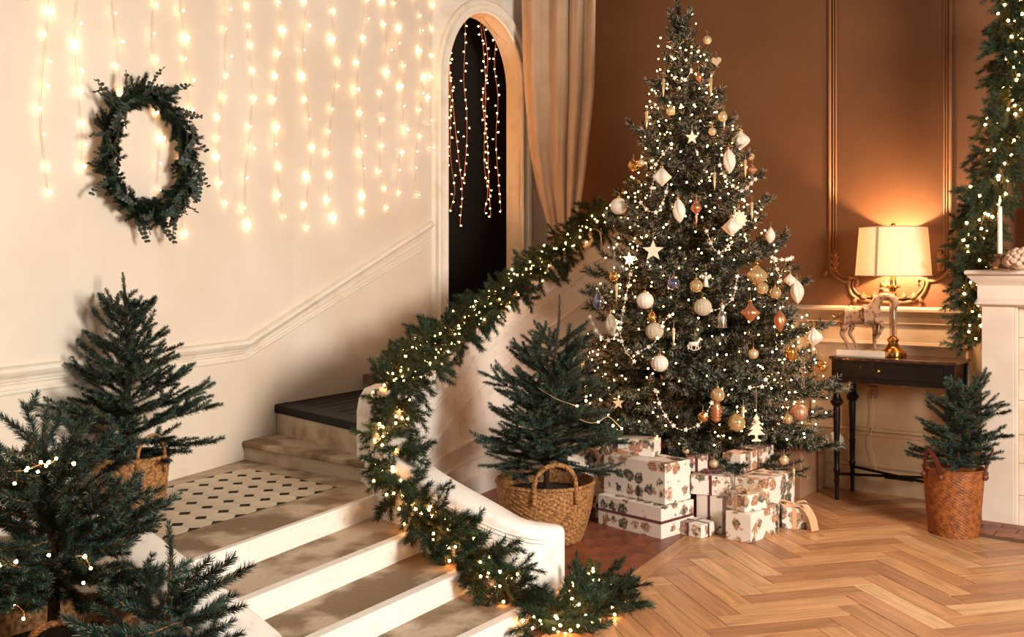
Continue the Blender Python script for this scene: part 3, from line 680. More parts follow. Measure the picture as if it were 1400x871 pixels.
# woven baskets
def basket(name, base, rb, rt, h, label, m='straw', rows=22, cols=44, amp=.05, sq=1., rz=0., bulge=.0, rim=.009):
    root = empty(name, base, label, 'basket', rz=rz); seg = cols*4; mb = MB(); sub = 3; N = rows*sub
    for i in range(N+1):
        t = i/N; R0 = rb+(rt-rb)*t+bulge*math.sin(math.pi*t); row = int(i/sub) if i < N else rows-1; ph = (i % sub)/sub
        for k in range(seg):
            a = 2*math.pi*k/seg; wv = .5+.5*math.cos(cols/2*a+math.pi*row+2.2*ph)
            rr = R0+amp*rb*.62*(math.sin(math.pi*(ph+.17))*.6+.4)*wv+rnd.uniform(-.0009, .0009)
            mb.v.append((rr*math.cos(a), rr*math.sin(a)*sq, t*h))
    for i in range(N):
        for k in range(seg): k2 = (k+1) % seg; mb.f.append((i*seg+k, i*seg+k2, (i+1)*seg+k2, (i+1)*seg+k)); mb.m.append(0)
    mb.f.append(tuple(range(seg))[::-1]); mb.m.append(0)
    b0 = len(mb.v)
    for i, t in enumerate((1, .75, .5)):                 # inner face
        for k in range(seg): a = 2*math.pi*k/seg; rr = (rb+(rt-rb)*t+bulge*math.sin(math.pi*t))*.955; mb.v.append((rr*math.cos(a), rr*math.sin(a)*sq, t*h))
    mb.f += [(N*seg+k, N*seg+(k+1) % seg, b0+(k+1) % seg, b0+k) for k in range(seg)]; mb.m += [0]*seg
    for i in range(2): mb.f += [(b0+i*seg+k, b0+i*seg+(k+1) % seg, b0+(i+1)*seg+(k+1) % seg, b0+(i+1)*seg+k) for k in range(seg)]; mb.m += [0]*seg
    mb.build('body', M[m], root, smooth=True, world=False)
    rope_ring(rt, h, root, m, rim, sq)
    MB().lathe([(rt*.93, h*.80), (rt*.5, h*.84), (.001, h*.85)], 24, sq=sq).build('soil', M['soil'], root, smooth=True, world=False)
    return root
def rope(path, r, strands=3, turns=10, seg=5):
    a, s = resample(np.array([tuple(p) for p in path]), r*.8); mb = MB(); n = len(a)
    for q in range(strands):
        pts = []
        for i in range(n):
            t = Vector(a[min(i+1, n-1)]-a[max(i-1, 0)]).normalized(); u = t.orthogonal().normalized() if i == 0 else (u-t*u.dot(t)).normalized(); w_ = t.cross(u)
            an = 2*math.pi*(turns*i/n+q/strands); pts.append(Vector(a[i])+(u*math.cos(an)+w_*math.sin(an))*r*.5)
        mb.tube(pts, r*.6, seg)
    return mb
def rope_ring(R, z, root, m, r, sq=1.):
    pts = [(R*math.cos(a), R*math.sin(a)*sq, z) for a in np.linspace(0, 2*math.pi, 60)]
    rope(pts, r, 3, 26).build('rim', M[m], root, smooth=True, world=False)
def handle(root, R, z, az, w_, h, m='straw', r=.009, drop=.05, tilt=0., sq=1.):
    pts = []
    for t in np.linspace(0, math.pi, 17):
        a = az+(-math.cos(t))*w_/R; hh = h*math.sin(t)**.8 if 0 < t < math.pi else 0
        pts.append((R*1.02*math.cos(a)+tilt*hh*math.cos(az), (R*1.02*math.sin(a))*sq+tilt*hh*math.sin(az), z+hh))
    a0, a1 = az-w_/R, az+w_/R
    pts = [(R*1.04*math.cos(a0), R*1.04*math.sin(a0)*sq, z-drop)]+pts+[(R*1.04*math.cos(a1), R*1.04*math.sin(a1)*sq, z-drop)]
    rope(pts, r, 3, 9).build('handle', M[m], root, smooth=True, world=False)

# landing: basket and spruce
lb = Vector((-1.575, 4.13, ZL+.002))
bk = basket('straw_basket', lb, .125, .148, .215, 'woven straw basket with two rope handles standing on the tiled landing', rows=20, cols=44, amp=.05)
handle(bk, .148, .205, math.radians(-38), .062, .11, r=.008); handle(bk, .148, .205, math.radians(160), .062, .11, r=.008)
MB().lathe([(.118, .12), (.122, .222), (.116, .222), (.11, .15)], 28).build('plastic_pot', M['potblack'], bk, smooth=True, world=False)
wa = Vector(WA[0]); wdir = (Vector(WA[1])-wa).normalized(); wall_a = (wa, Vector((wdir.y, -wdir.x)))
make_spruce(lb+Vector((-.005, 0, .17)), P(168, 374, 4.14), .33, .56, 74, 'small spruce tree in the straw basket on the landing, beside the white wall', trunk_r=.02, wall=wall_a, seed=4, lead=.13, nl=.015)
# centre: big basket and spruce
cb = Vector((.168, 5.02, 0))
bk = basket('seagrass_basket', cb, .185, .245, .285, 'wide seagrass basket on the terracotta tiles, behind the end of the low stair wall', rows=25, cols=64, amp=.04, bulge=.012, rim=.010)
handle(bk, .245, .275, math.radians(-80), .105, .135, r=.0125, drop=.06); handle(bk, .245, .275, math.radians(100), .105, .135, r=.0125, drop=.06)
make_spruce(cb+Vector((-.0, 0, .20)), P(765, 404, 5.02), .39, .35, 84, 'spruce tree in the wide seagrass basket, left of the decorated tree', trunk_r=.016, seed=9, lead=.24, nl=.014)
# right: orange basket with leather handles
rb = Vector((2.262, 5.10, .0))
bk = basket('wicker_basket', rb, .120, .147, .335, 'tall orange wicker basket with two leather handles beside the fireplace', m='wicker', rows=42, cols=64, amp=.022, rim=.005)
def strap(root, az, R, z, hw, h, out):
    pts = []
    for t in np.linspace(0, 1, 15):
        a = az+(t-.5)*2*hw/R; hh = h*math.sin(math.pi*t)**.7; o = out*math.sin(math.pi*t)
        pts.append((Vector(((R+o+.006)*math.cos(a), (R+o+.006)*math.sin(a), z-.03+hh)), Vector((math.cos(a), math.sin(a), 0))))
    mb = MB()
    for i, (p, nr) in enumerate(pts):
        t = (pts[min(i+1, 14)][0]-pts[max(i-1, 0)][0]).normalized(); sd = t.cross(nr).normalized()*.011
        n2 = sd.cross(t).normalized()*.002; mb.v += [tuple(p-sd-n2), tuple(p+sd-n2), tuple(p+sd+n2), tuple(p-sd+n2)]
        if i: b = len(mb.v)-8; mb.f += [(b+k, b+(k+1) % 4, b+4+(k+1) % 4, b+4+k) for k in range(4)]; mb.m += [0]*4
    o = mb.build('handle', M['leather'], root, smooth=False, world=False, label='brown leather strap handle')
    for i in (0, 14):
        p, nr = pts[i]; MB().ball(p+nr*.004, .017, 10, sc=(1, .5, 1)).build('leather_patch', M['leather'], root, smooth=True, world=False)
strap(bk, math.radians(205), .147, .335, .05, .13, .025); strap(bk, math.radians(-25), .147, .335, .05, .13, .03)
make_spruce(rb+Vector((.0, 0, .26)), P(1324, 503, 5.06), .21, .35, 54, 'little spruce tree in the orange wicker basket with leather handles', trunk_r=.011, seed=23, prof=lambda f: .35+.75*f**.6)
# foreground left: two spruces in baskets
fb = Vector((-1.245, 2.70, 0))
bk = basket('seagrass_basket', fb, .17, .20, .40, 'dark seagrass basket in the bottom left corner, mostly hidden under the nearest spruce', rows=24, cols=40, amp=.05)
handle(bk, .20, .385, math.radians(-62), .07, .07, r=.009); handle(bk, .20, .385, math.radians(118), .07, .1, r=.009)
make_spruce(fb+Vector((0, 0, .30)), P(64, 562, 2.72), .31, .46, 58, 'large spruce tree with a few warm lights at the left edge', trunk_r=.02, seed=31, lib=big_boughs, lead=.15, nl=.022, prof=lambda f: .42+.62*min(1, f*1.3))
f2 = Vector((-.845, 2.47, 0))
bk = basket('seagrass_basket', f2, .12, .14, .26, 'small seagrass basket under the front spruce below the low stair wall', rows=16, cols=30)
make_spruce(f2+Vector((0, 0, .18)), P(231, 716, 2.50), .22, .36, 20, 'young spruce tree with tan stems at the bottom, in front of the low stair wall', trunk_r=.011, seed=47, lib=big_boughs, lead=.17, nl=.019)
def small_lights(label, pxs, pts_in, D, name='string_lights', r=.0045):
    root = empty(name, (0, 0, 0), label, 'lights')
    root.location = P(*pxs[0][0], D); XF[root.name] = Matrix.Translation(root.location)
    for cp_ in pxs: MB().tube(spline([tuple(P(x, y, D+.01*(k % 2))) for k, (x, y) in enumerate(cp_)], 5).tolist(), .0007*D/2.5, 4).build('cable', M['wire'], root)
    bulbs('bulbs', [P(x, y, D-.01) for x, y in pts_in], r, root)
small_lights('thin wire of warm lights on the large spruce at the left edge', [[(-10, 645), (20, 644), (36, 643), (48, 638), (58, 634), (67, 634), (77, 628)], [(18, 825), (27, 831), (33, 838), (32, 846)], [(104, 760), (116, 762), (124, 777)]],
             [(38, 640), (36, 643), (56, 632), (63, 637), (67, 632), (77, 627), (101, 634), (20, 661), (67, 759), (22, 768), (116, 761), (124, 777), (114, 797), (19, 826), (32, 846), (0, 773), (52, 645)], 2.48)
small_lights('thin pale wire with a few lights on the spruce beside the decorated tree', [[(735, 530), (760, 545), (776, 551), (790, 556)], [(792, 573), (806, 578), (818, 577), (832, 570), (850, 586)]],
             [(789, 555), (818, 577), (838, 582), (850, 586), (801, 548)], 4.78, r=.006)

# ------------------------------------------------------------------ the decorated tree
TX, TD = 1.095, 5.86; XT = Vector((TX, TD, 0))
def t_axis(z): t = (z-.4)/2.55; return Vector((TX+.02-t*.135, TD, z))
RP = [(.34, .55), (.45, .70), (.62, .755), (.80, .73), (1.0, .68), (1.25, .595), (1.5, .50), (1.75, .41), (2.0, .335), (2.2, .275), (2.4, .215), (2.6, .15), (2.75, .12), (2.95, .05)]
def RZ(z): return 1.03*float(np.interp(z, [p[0] for p in RP], [p[1] for p in RP]))
FIR = [M['bark'], M['fir'], M['frost']]
fir_b = {}
for L in (.12, .22, .34, .48, .62, .76):
    fir_b[L] = [needle_mesh('branch', bough(L, int(L*100)+v*7, step=.05, side=.30 if L > .3 else .42, lift=.10, first=.3, ang=42, up=.12), FIR, per_m=1050 if L > .4 else 1250, L=.031, W=.0030, a0=30, a1=78, stem=.004, frost=.07, tipfrost=.36, seed=v+int(L*1000)) for v in range(3)]
xt = empty('christmas_tree', (TX, TD, 0), 'tall frosted Christmas tree covered in lights and baubles before the brown wall', 'tree')
MB().tube([(TX, TD, .02), t_axis(.8), t_axis(2.0), t_axis(2.85)], [.026, .024, .016, .006], 10).build('trunk', M['bark'], xt, smooth=True)
mb = MB()
for k in range(4):
    a = k*math.pi/2+.4; mb.tube([(TX, TD, .12), (TX+.1*math.cos(a), TD+.1*math.sin(a), .05), (TX+.27*math.cos(a), TD+.27*math.sin(a), .012)], .011, 6)
mb.build('stand', M['ebony'], xt, smooth=True)
wp = (BW0, Vector((-.6, -.8))); NB = 235; tips = []
for k in range(NB):
    u = (k+.5)/NB; z = 2.86-2.46*u**.62; g = rnd
    az = k*2.39996+g.uniform(-.25, .25); o = t_axis(z-.06*min(1, RZ(z)/.3)); rr = RZ(z)*g.uniform(.84, 1.12)
    for q in range(14):
        tip = o+Vector((math.cos(az), math.sin(az), 0))*rr
        if (tip.xy-wp[0]).dot(wp[1]) > .06: break
        rr *= .9
    f = u; el = math.radians(max(-16, 50*(1-f)**2.2+g.uniform(-9, 12)-11*f)); L = min(fir_b, key=lambda q: abs(q-rr))
    d = Vector((math.cos(az)*math.cos(el), math.sin(az)*math.cos(el), math.sin(el)))
    link('branch', g.choice(fir_b[L]), xt, loc=o-XT, rot=quat_from_x(d, g.uniform(-.5, .5)), scale=min(1.2, max(.7, rr/L)))
for k in range(60):            # short inner branches fill the crown
    z = .5+2.1*rnd.random()**1.3; az = rnd.uniform(0, 6.28); o = t_axis(z)+Vector((math.cos(az), math.sin(az), 0))*RZ(z)*rnd.uniform(.3, .62)
    if (o.xy-wp[0]).dot(wp[1]) < .25: continue
    d = Vector((math.cos(az), math.sin(az), rnd.uniform(-.1, .7))).normalized(); L = .22 if RZ(z) > .3 else .12
    link('branch', rnd.choice(fir_b[L]), xt, loc=o-XT, rot=quat_from_x(d, rnd.uniform(-1, 1)), scale=1.)
link('leader', needle_mesh('leader', [[t_axis(2.72)-XT, t_axis(2.85)-XT+Vector((-.005, 0, 0)), t_axis(3.03)-XT+Vector((-.02, 0, 0))]], FIR, per_m=1700, L=.03, W=.0028, tipfrost=.2, frost=.1, seed=5), xt)
tl = empty('tree_lights', (TX, TD, 0), 'long string of warm fairy lights wound through the decorated Christmas tree', 'lights')
bp_, cordp = [], []
for k in range(980):
    u = k/980; z = 2.80-2.38*u**.66; az = k*.115*2.1+rnd.uniform(-.2, .2); s = rnd.uniform(.62, 1.0)
    if k % 2: z += rnd.uniform(-.1, .1); az += rnd.uniform(-1, 1)
    p = t_axis(z)+Vector((math.cos(az), math.sin(az), 0))*RZ(z)*s*.97
    if (p.xy-wp[0]).dot(wp[1]) < .05: continue
    if math.sin(az) > .45: continue
    bp_.append(p)
for k in range(900):
    u = k/900; z = 2.75-2.3*u**.7; az = k*.2; p = t_axis(z)+Vector((math.cos(az), math.sin(az), 0))*RZ(z)*.72
    if (p.xy-wp[0]).dot(wp[1]) > .05: cordp.append(p)
bulbs('bulbs', bp_, .0046, tl, cord=cordp, wm='wired', cr=.0012)

# ornaments: shapes hang from the origin, size 1 = radius
def prof_ball(): return [(max(.001, math.sin(math.pi*i/12)), -1-math.cos(math.pi*i/12)*-1*1) for i in range(13)][::-1]
def lathe_shape(prof, **k): return MB().lathe(prof, k.pop('seg', 28), **k)
def sph(r, cz, n=12): return [(max(.002, r*math.sin(math.pi*i/n)), cz-r*math.cos(math.pi*i/n)) for i in range(n+1)]
SH = {}
SH['ball'] = lambda: lathe_shape(sph(1, -1))
SH['swirl_ball'] = lambda: lathe_shape(sph(1, -1), rib=14, amp=.035, twist=1.6, seg=56)
SH['ribbed_ball'] = lambda: lathe_shape(sph(1, -1), rib=16, amp=.03, seg=64)
SH['almond'] = lambda: lathe_shape([(max(.002, 1*math.sin(math.pi*t)**.85), -4*(1-t)) for t in np.linspace(0, 1, 16)], rib=6, amp=.09, twist=4.5, seg=48)
SH['drop'] = lambda: lathe_shape([(.002, -3.0), (.45, -2.8), (.85, -2.2), (1, -1.6), (.8, -.9), (.45, -.4), (.2, 0)], seg=24)
SH['onion'] = lambda: lathe_shape([(.002, -2.2), (.10, -2.05), (.42, -1.82), (.85, -1.45), (1, -1.12), (.86, -.78), (.45, -.42), (.18, -.15), (.12, 0)], rib=12, amp=.05, seg=60)
SH['star_onion'] = lambda: lathe_shape([(.002, -2.2), (.3, -1.9), (.6, -1.5), (1, -1.15), (.6, -.8), (.3, -.4), (.12, 0)], rib=14, amp=.05, seg=56)
SH['diamond'] = lambda: lathe_shape([(.002, -2.1), (.5, -1.6), (1, -1.05), (.5, -.5), (.1, 0)], rib=4, amp=.16, twist=.6, seg=32)
SH['beehive'] = lambda: lathe_shape([(.002, -3.2), (.35, -3.0)]+[(r*(1 if i % 2 else .72), -2.9+i*.28) for i, r in enumerate((.7, .8, .75, .95, .85, 1, .9, 1, .8, .7))]+[(.1, 0)], seg=28)
SH['finial'] = lambda: lathe_shape([(.002, -5.4), (.10, -4.2), (.26, -3.1), (.14, -2.7), (.4, -2.4), (.95, -1.75), (1, -1.4), (.7, -.9), (.35, -.6), (.45, -.35), (.12, 0)], rib=10, amp=.05, seg=40)
SH['barrel'] = lambda: lathe_shape([(.002, -2.4), (.55, -2.3), (.8, -1.8), (1, -1.2), (.9, -.5), (.7, -.1), (.1, 0)], rib=8, amp=.05, seg=32)
SH['bottle'] = lambda: lathe_shape([(.002, -5.0), (.95, -4.98), (1, -4.8), (1, -2.6), (.85, -2.1), (.42, -1.5), (.40, -.3), (.48, -.28), (.48, -.02), (.002, 0)], seg=24)
SH['icicle'] = lambda: lathe_shape([(.002, -12), (.5, -9), (.8, -6), (.6, -5.6), (.95, -3), (.7, -2.6), (1, -1), (.3, 0)], rib=5, amp=.2, twist=9, seg=20)
SH['cone_tree'] = lambda: lathe_shape([(.5, -3.6)]+[(r*(1 if i % 2 else .72), -3.5+i*.38) for i, r in enumerate((1, 1, .9, .85, .7, .65, .5, .4, .2))]+[(.02, 0)], rib=9, amp=.12, twist=4, seg=36)
def star2(n, r, ri, rot=math.pi/2): return [((r if i % 2 == 0 else ri)*math.cos(rot+math.pi*i/n), (r if i % 2 == 0 else ri)*math.sin(rot+math.pi*i/n)-r) for i in range(2*n)]
I4 = Matrix.Identity(4)
SH['star'] = lambda: MB().plate(star2(5, 1, .42), I4, .22)
SH['starburst'] = lambda: MB().plate(star2(11, 1, .70), I4, .35).plate(star2(11, .62, .5), Matrix.Translation((0, -.12, -.38)), .4)
def heart():
    pts = [(16*math.sin(t)**3/16, (13*math.cos(t)-5*math.cos(2*t)-2*math.cos(3*t)-math.cos(4*t))/16-.8) for t in np.linspace(0, 2*math.pi, 24, endpoint=False)]
    return MB().plate(pts, I4, .6)
SH['heart'] = heart
def cutout_tree():
    r = [(0, 0)]
    for k, w_ in enumerate((.35, .55, .75, .95)):
        z = -.55-k*.55; r += [(w_, z), (w_*.45, z+.02)]
    r += [(.14, -2.25), (.14, -2.6), (.5, -2.75), (.5, -2.9)]
    return MB().plate(r+[(-x, z) for x, z in r[::-1] if x > 0], I4, .14)
SH['cutout_tree'] = cutout_tree
def angel():
    mb = MB().lathe([(.6, -3.2), (.42, -2.2), (.2, -1.2), (.12, -1.0)], 16).ball((0, 0, -.6), .3, 12)
    for s in (-1, 1): mb.plate([(0, -1.1), (s*.9, -.7), (s*1.1, -1.3), (s*.6, -1.7), (0, -1.6)], Matrix.Translation((0, .15, 0)), .1)
    return mb
SH['angel'] = angel
def rocking():
    mb = MB().tube([(-.9, 0, -1.2), (-.2, 0, -1.25), (.5, 0, -1.1)], [.3, .36, .32], 10).tube([(.45, 0, -1.0), (.8, 0, -.45), (.75, 0, -.3)], [.24, .16, .14], 8).tube([(.7, 0, -.35), (1.15, 0, -.65)], [.15, .1], 8)
    for x, d in ((-.8, -.25), (-.55, .1), (.4, .25), (.25, -.1)): mb.tube([(x, .1, -1.3), (x+d, .1, -2.1)], [.12, .07], 6)
    mb.tube([(-.9, 0, -1.15), (-1.2, 0, -1.7)], [.1, .05], 6)
    return mb.tube([(1.1*math.sin(t), .1, -1.2-1.0*math.cos(t)) for t in np.linspace(-1.1, 1.1, 9)], .06, 6)
SH['rocking'] = rocking
ORN = [  # px, py (centre), radius px, shape, material, label, category
 (967, 55, 6, 'ball', 'pearl', 'small pearl ball near the very top of the tree, right side'), (979, 84, 7, 'heart', 'pearl', 'cream heart ornament below the topmost pearl ball'),
 (955, 105, 4.5, 'drop', 'copper', 'little copper drop under the tree top'), (917, 152, 6, 'swirl_ball', 'pearl', 'small pearl ball on the upper left of the tree'),
 (988, 160, 6.5, 'ball', 'pearl', 'pearl ball on the upper right, above the small gold star'), (974, 180, 5.5, 'ball', 'pearl', 'tiny pearl ball just right of the small gold star'),
 (946, 188, 10, 'star', 'woodcut', 'small flat gold star high in the middle of the tree'), (1013, 192, 12, 'onion', 'pearlw', 'white onion shaped bauble with a lit edge, high on the right'),
 (866, 226, 7.5, 'ball', 'gold', 'amber ball beside a tiny pearl ball on the left edge'), (876, 223, 5, 'ball', 'pearl', 'tiny pearl ball beside the amber ball on the left edge'),
 (905, 242, 12.5, 'diamond', 'pearlw', 'white twisted diamond bauble, upper left'), (846, 282, 11.5, 'ball', 'pearlw', 'large white ball hanging over the stair rail end'),
 (927, 288, 8.5, 'almond', 'pearlw', 'long white twisted bauble in the middle, right of the white diamond'), (952, 291, 7.5, 'finial', 'copper', 'brown glass finial with a long spike, centre of the tree'),
 (996, 220, 8.5, 'almond', 'pearlw', 'long white twisted bauble high on the right'), (1026, 214, 5.5, 'ball', 'pearl', 'pearl ball at the right edge above a spiked finial'),
 (1029, 232, 6.5, 'star_onion', 'pink', 'rose spinning-top bauble at the right edge under a pearl ball'), (893, 343, 15, 'star', 'woodcut', 'large white flat star on the left of the tree'),
 (860, 354, 9.5, 'star', 'pearl', 'gold flat star just left of the large white star'), (839, 378, 6.5, 'ball', 'gold', 'gold ball hanging on a long thread at the left edge'),
 (1000, 311, 12, 'diamond', 'pearlw', 'white shell-like diamond bauble in front of a white starburst'), (1010, 300, 13, 'starburst', 'woodcut', 'white starburst ornament behind the white shell-like bauble'),
 (1035, 377, 14, 'onion', 'glass', 'large pleated gold onion bauble on the right'), (1042, 394, 8.5, 'ball', 'glass', 'gold glass ball tucked under the large pleated onion'),
 (1054, 322, 7, 'drop', 'pearlw', 'white drop half hidden by the right branches'), (882, 411, 11.5, 'swirl_ball', 'pearlw', 'white swirl ball left of centre, topmost of three in a column'),
 (834, 444, 8, 'almond', 'glit', 'plump white glitter almond in a bead swag, left side'), (895, 453, 12, 'swirl_ball', 'glit', 'cream ball below the white swirl ball left of centre'),
 (902, 497, 11.5, 'swirl_ball', 'pearlw', 'white swirl ball lowest of three in a column left of centre'), (891, 434, 6, 'drop', 'gold', 'orange drop behind the cream ball left of centre'),
 (789, 496, 10, 'barrel', 'pearl', 'cream and gold barrel bauble at the far left edge'), (921, 388, 9, 'ball', 'irid', 'iridescent violet ball in the dark middle of the tree'),
 (818, 412, 8.5, 'drop', 'irid', 'iridescent drop near the left edge'), (950, 470, 9, 'rocking', 'pearlw', 'white rocking horse ornament in the middle'),
 (961, 420, 12, 'ribbed_ball', 'glit', 'cream frosted ball in the centre right'), (987, 433, 6.5, 'bottle', 'silver', 'silver bottle ornament beside the cream frosted ball'),
 (1026, 427, 13, 'star_onion', 'copper', 'copper spinning-top bauble on the right'), (1066, 439, 7.5, 'almond', 'copper', 'slim copper almond leaning on the right'),
 (1060, 401, 8, 'ball', 'glass', 'clear gold ball between the pleated onion and the white spiral'), (1080, 383, 8, 'onion', 'pearlw', 'small white onion above the white spiral at the right edge'),
 (1089, 399, 8.5, 'almond', 'pearlw', 'white spiral almond at the right edge'), (1112, 461, 12, 'onion', 'pearlw', 'white onion bauble hanging lowest at the right edge, level with the chair rail'),
 (1030, 484, 7, 'ball', 'pearl', 'pearl grey ball right of centre'), (1082, 484, 8, 'barrel', 'gold', 'gold lantern shaped bauble on the right'),
 (965, 381, 7, 'angel', 'pearlw', 'white angel ornament in the centre'), (952, 391, 9, 'ball', 'glass', 'gold glass ball beside the white angel'),
 (1125, 501, 7, 'ball', 'gold', 'gold ball on the branch that reaches the console table'), (1099, 515, 6.5, 'finial', 'silver', 'silver white finial with a spike, lower right'),
 (981, 540, 10, 'ball', 'glass', 'gold glass ball above the gold beehive'), (979, 564, 9, 'beehive', 'copper', 'gold ringed beehive bauble low in the middle'),
 (961, 570, 7.5, 'ball', 'gold', 'gold ball on a bead swag left of the beehive'), (1007, 578, 12, 'ball', 'glass', 'large clear gold ball right of the beehive'),
 (1093, 564, 11.5, 'ribbed_ball', 'pink', 'rose gold ribbed ball, lower right'), (1077, 573, 7, 'ball', 'glass', 'small glowing glass ball beside the rose gold ball'),
 (1141, 602, 12, 'swirl_ball', 'pearlw', 'white striped ball hanging behind the console table leg'), (1072, 629, 6.5, 'ball', 'pearl', 'pearl ball at the bottom above the presents'),
 (1034, 584, 13, 'cutout_tree', 'woodcut', 'white cut-out fir tree ornament hanging low on a string'), (845, 551, 9, 'star', 'pearl', 'gold star low on the left side'),
 (976, 648-14, 6, 'ball', 'pearl', 'pearl ball behind the small ribboned present'), (938, 616, 5, 'ball', 'pearl', 'tiny pearl ball above the largest present'),
]
for (x, y, s) in ((907, 119, 'thin gold icicle on the upper left'), (884, 164, 'thin gold icicle on the left edge near the top'), (972, 118, 'thin pale icicle on the upper right'), (990, 164, 'thin pale icicle right of the small star'),
                  (1019, 230, 'thin icicle left of the rose spinning-top'), (977, 247, 'thin gold icicle in the middle above the finial'), (1028, 288, 'thin icicle on the right above the starburst'), (843, 400, 'thin icicle on the left edge under the gold ball'),
                  (921, 460, 'thin pale icicle left of the rocking horse'), (1016, 567, 'long twisted icicle left of the cut-out fir tree'), (1085, 652, 'beaded icicle hanging below the lowest branches'), (895, 610, 'pale icicle hanging above the largest present')):
    ORN.append((x, y, 2.2, 'icicle', 'pearl', s))
SIZEZ = {'ball': 1, 'swirl_ball': 1, 'ribbed_ball': 1, 'almond': 2, 'drop': 1.5, 'onion': 1.1, 'star_onion': 1.1, 'diamond': 1.05, 'beehive': 1.6, 'finial': 2.4, 'barrel': 1.2, 'bottle': 2.6, 'icicle': 5.5, 'star': 1, 'starburst': 1, 'heart': .8, 'cutout_tree': 1.4, 'angel': 1.6, 'rocking': 1.2}
def tree_surface(x, y, push=.02):
    D = 5.3
    for _ in range(6):
        z = E-(y-368)*D/F; z2 = max(.4, min(2.9, z)); R = RZ(z2); c = t_axis(z2); X = (x-700)*D/F; dx = X-c.x
        D = c.y-math.sqrt(max(0, (R*1.0)**2-dx*dx))-push
    return D
scache = {}
NICE = {'ball': 'bauble', 'swirl_ball': 'bauble', 'ribbed_ball': 'bauble', 'almond': 'almond_bauble', 'drop': 'drop_bauble', 'onion': 'onion_bauble', 'star_onion': 'spinning_top_bauble', 'diamond': 'diamond_bauble', 'beehive': 'beehive_bauble', 'finial': 'finial_bauble', 'barrel': 'barrel_bauble', 'bottle': 'bottle_ornament', 'icicle': 'icicle_ornament', 'star': 'star_ornament', 'starburst': 'starburst_ornament', 'heart': 'heart_ornament', 'cutout_tree': 'fir_cutout_ornament', 'angel': 'angel_ornament', 'rocking': 'rocking_horse_ornament'}
for (x, y, rp, shp, m, lab) in ORN:
    D = tree_surface(x, y)
    if x == 1141: D = 5.95
    r = rp*D/F; c = P(x, y, D); top = c+Vector((0, 0, r*SIZEZ[shp]))
    root = empty(NICE[shp], top, lab, 'ornament', 'ornaments on the Christmas tree', rz=rnd.uniform(-.4, .4))
    key = (shp, m)
    if key not in scache: scache[key] = SH[shp]().mesh('body', M[m], smooth=shp not in ('star', 'starburst', 'cutout_tree', 'heart'))
    o = link('body', scache[key], root, scale=r)
    if shp in ('almond', 'drop', 'heart') : o.rotation_mode = 'XYZ'; o.rotation_euler = (0, rnd.uniform(-.12, .12), 0)
    if shp not in ('star', 'starburst', 'cutout_tree', 'heart', 'rocking', 'angel', 'icicle'):
        MB().lathe([(r*.2, -.002), (r*.2, r*.22), (r*.12, r*.25)], 10).build('cap', M['brass'], root, smooth=True, world=False)
    hl = {839: .13, 1034: .13}.get(x, .03)
    MB().tube([(0, 0, 0), (.001, 0, hl), (-.004, .02, hl+.004)], .0009, 4).build('thread', M['wire'], root, world=False)
# star bead swags
SW = [((918, 197), (897, 224), (895, 240), (889, 268)), ((876, 277), (886, 288), (900, 289), (908, 272), (913, 252)), ((984, 226), (993, 244), (1013, 261), (1033, 245)), ((966, 316), (974, 337), (984, 345), (1000, 333)),
      ((807, 433), (816, 453), (827, 465), (840, 461), (847, 449), (854, 415), (863, 370)), ((847, 450), (851, 470), (858, 483), (867, 494)), ((872, 482), (895, 468), (908, 440), (920, 428)),
      ((896, 534), (904, 558), (914, 574), (926, 586), (940, 587), (958, 578), (973, 551)), ((945, 96), (939, 107), (930, 111), (918, 104)), ((1008, 378), (1003, 405), (992, 417), (978, 424), (966, 424)), ((1056, 352), (1062, 366), (1067, 384)), ((1060, 354), (1075, 355), (1084, 352)), ((1025, 530), (1034, 529), (1050, 527), (1047, 519))]
SWL = ['upper left beside the white diamond', 'left, curving under the white diamond', 'right, under the white spiral bauble', 'middle, left of the starburst', 'left, looping around the glitter almond', 'left, trailing down from the glitter almond', 'left of centre, through the white swirl balls', 'low in the middle above the largest present', 'just under the tree top', 'right of the silver bottle', 'right edge above the white onion', 'right edge, running out along a branch', 'low right above the cut-out fir tree']
for pts, sl in zip(SW, SWL):
    a, s = resample(spline([tuple(P(x, y, tree_surface(x, y, .05))) for x, y in pts], 8), .022)
    root = empty('bead_garland', a[0], 'thin garland of white star beads, '+sl, 'garland', 'star bead garlands on the tree')
    MB().tube([tuple(p) for p in a], .0011, 4).build('cord', M['wire'], root)
    mb = MB()
    for i, p in enumerate(a):
        T = Matrix.Translation(Vector(p)) @ Matrix.Rotation(rnd.uniform(-.6, .6), 4, 'Z') @ Matrix.Rotation(rnd.uniform(-.5, .5), 4, 'Y')
        if i % 3 == 0: mb.plate([(a_*.0145, (b_+1)*.0145) for a_, b_ in star2(5, 1, .5)], T, .004)
        else: mb.ball(p, .0042, 6)
    mb.build('beads', M['pearlw'], root, kind='stuff')
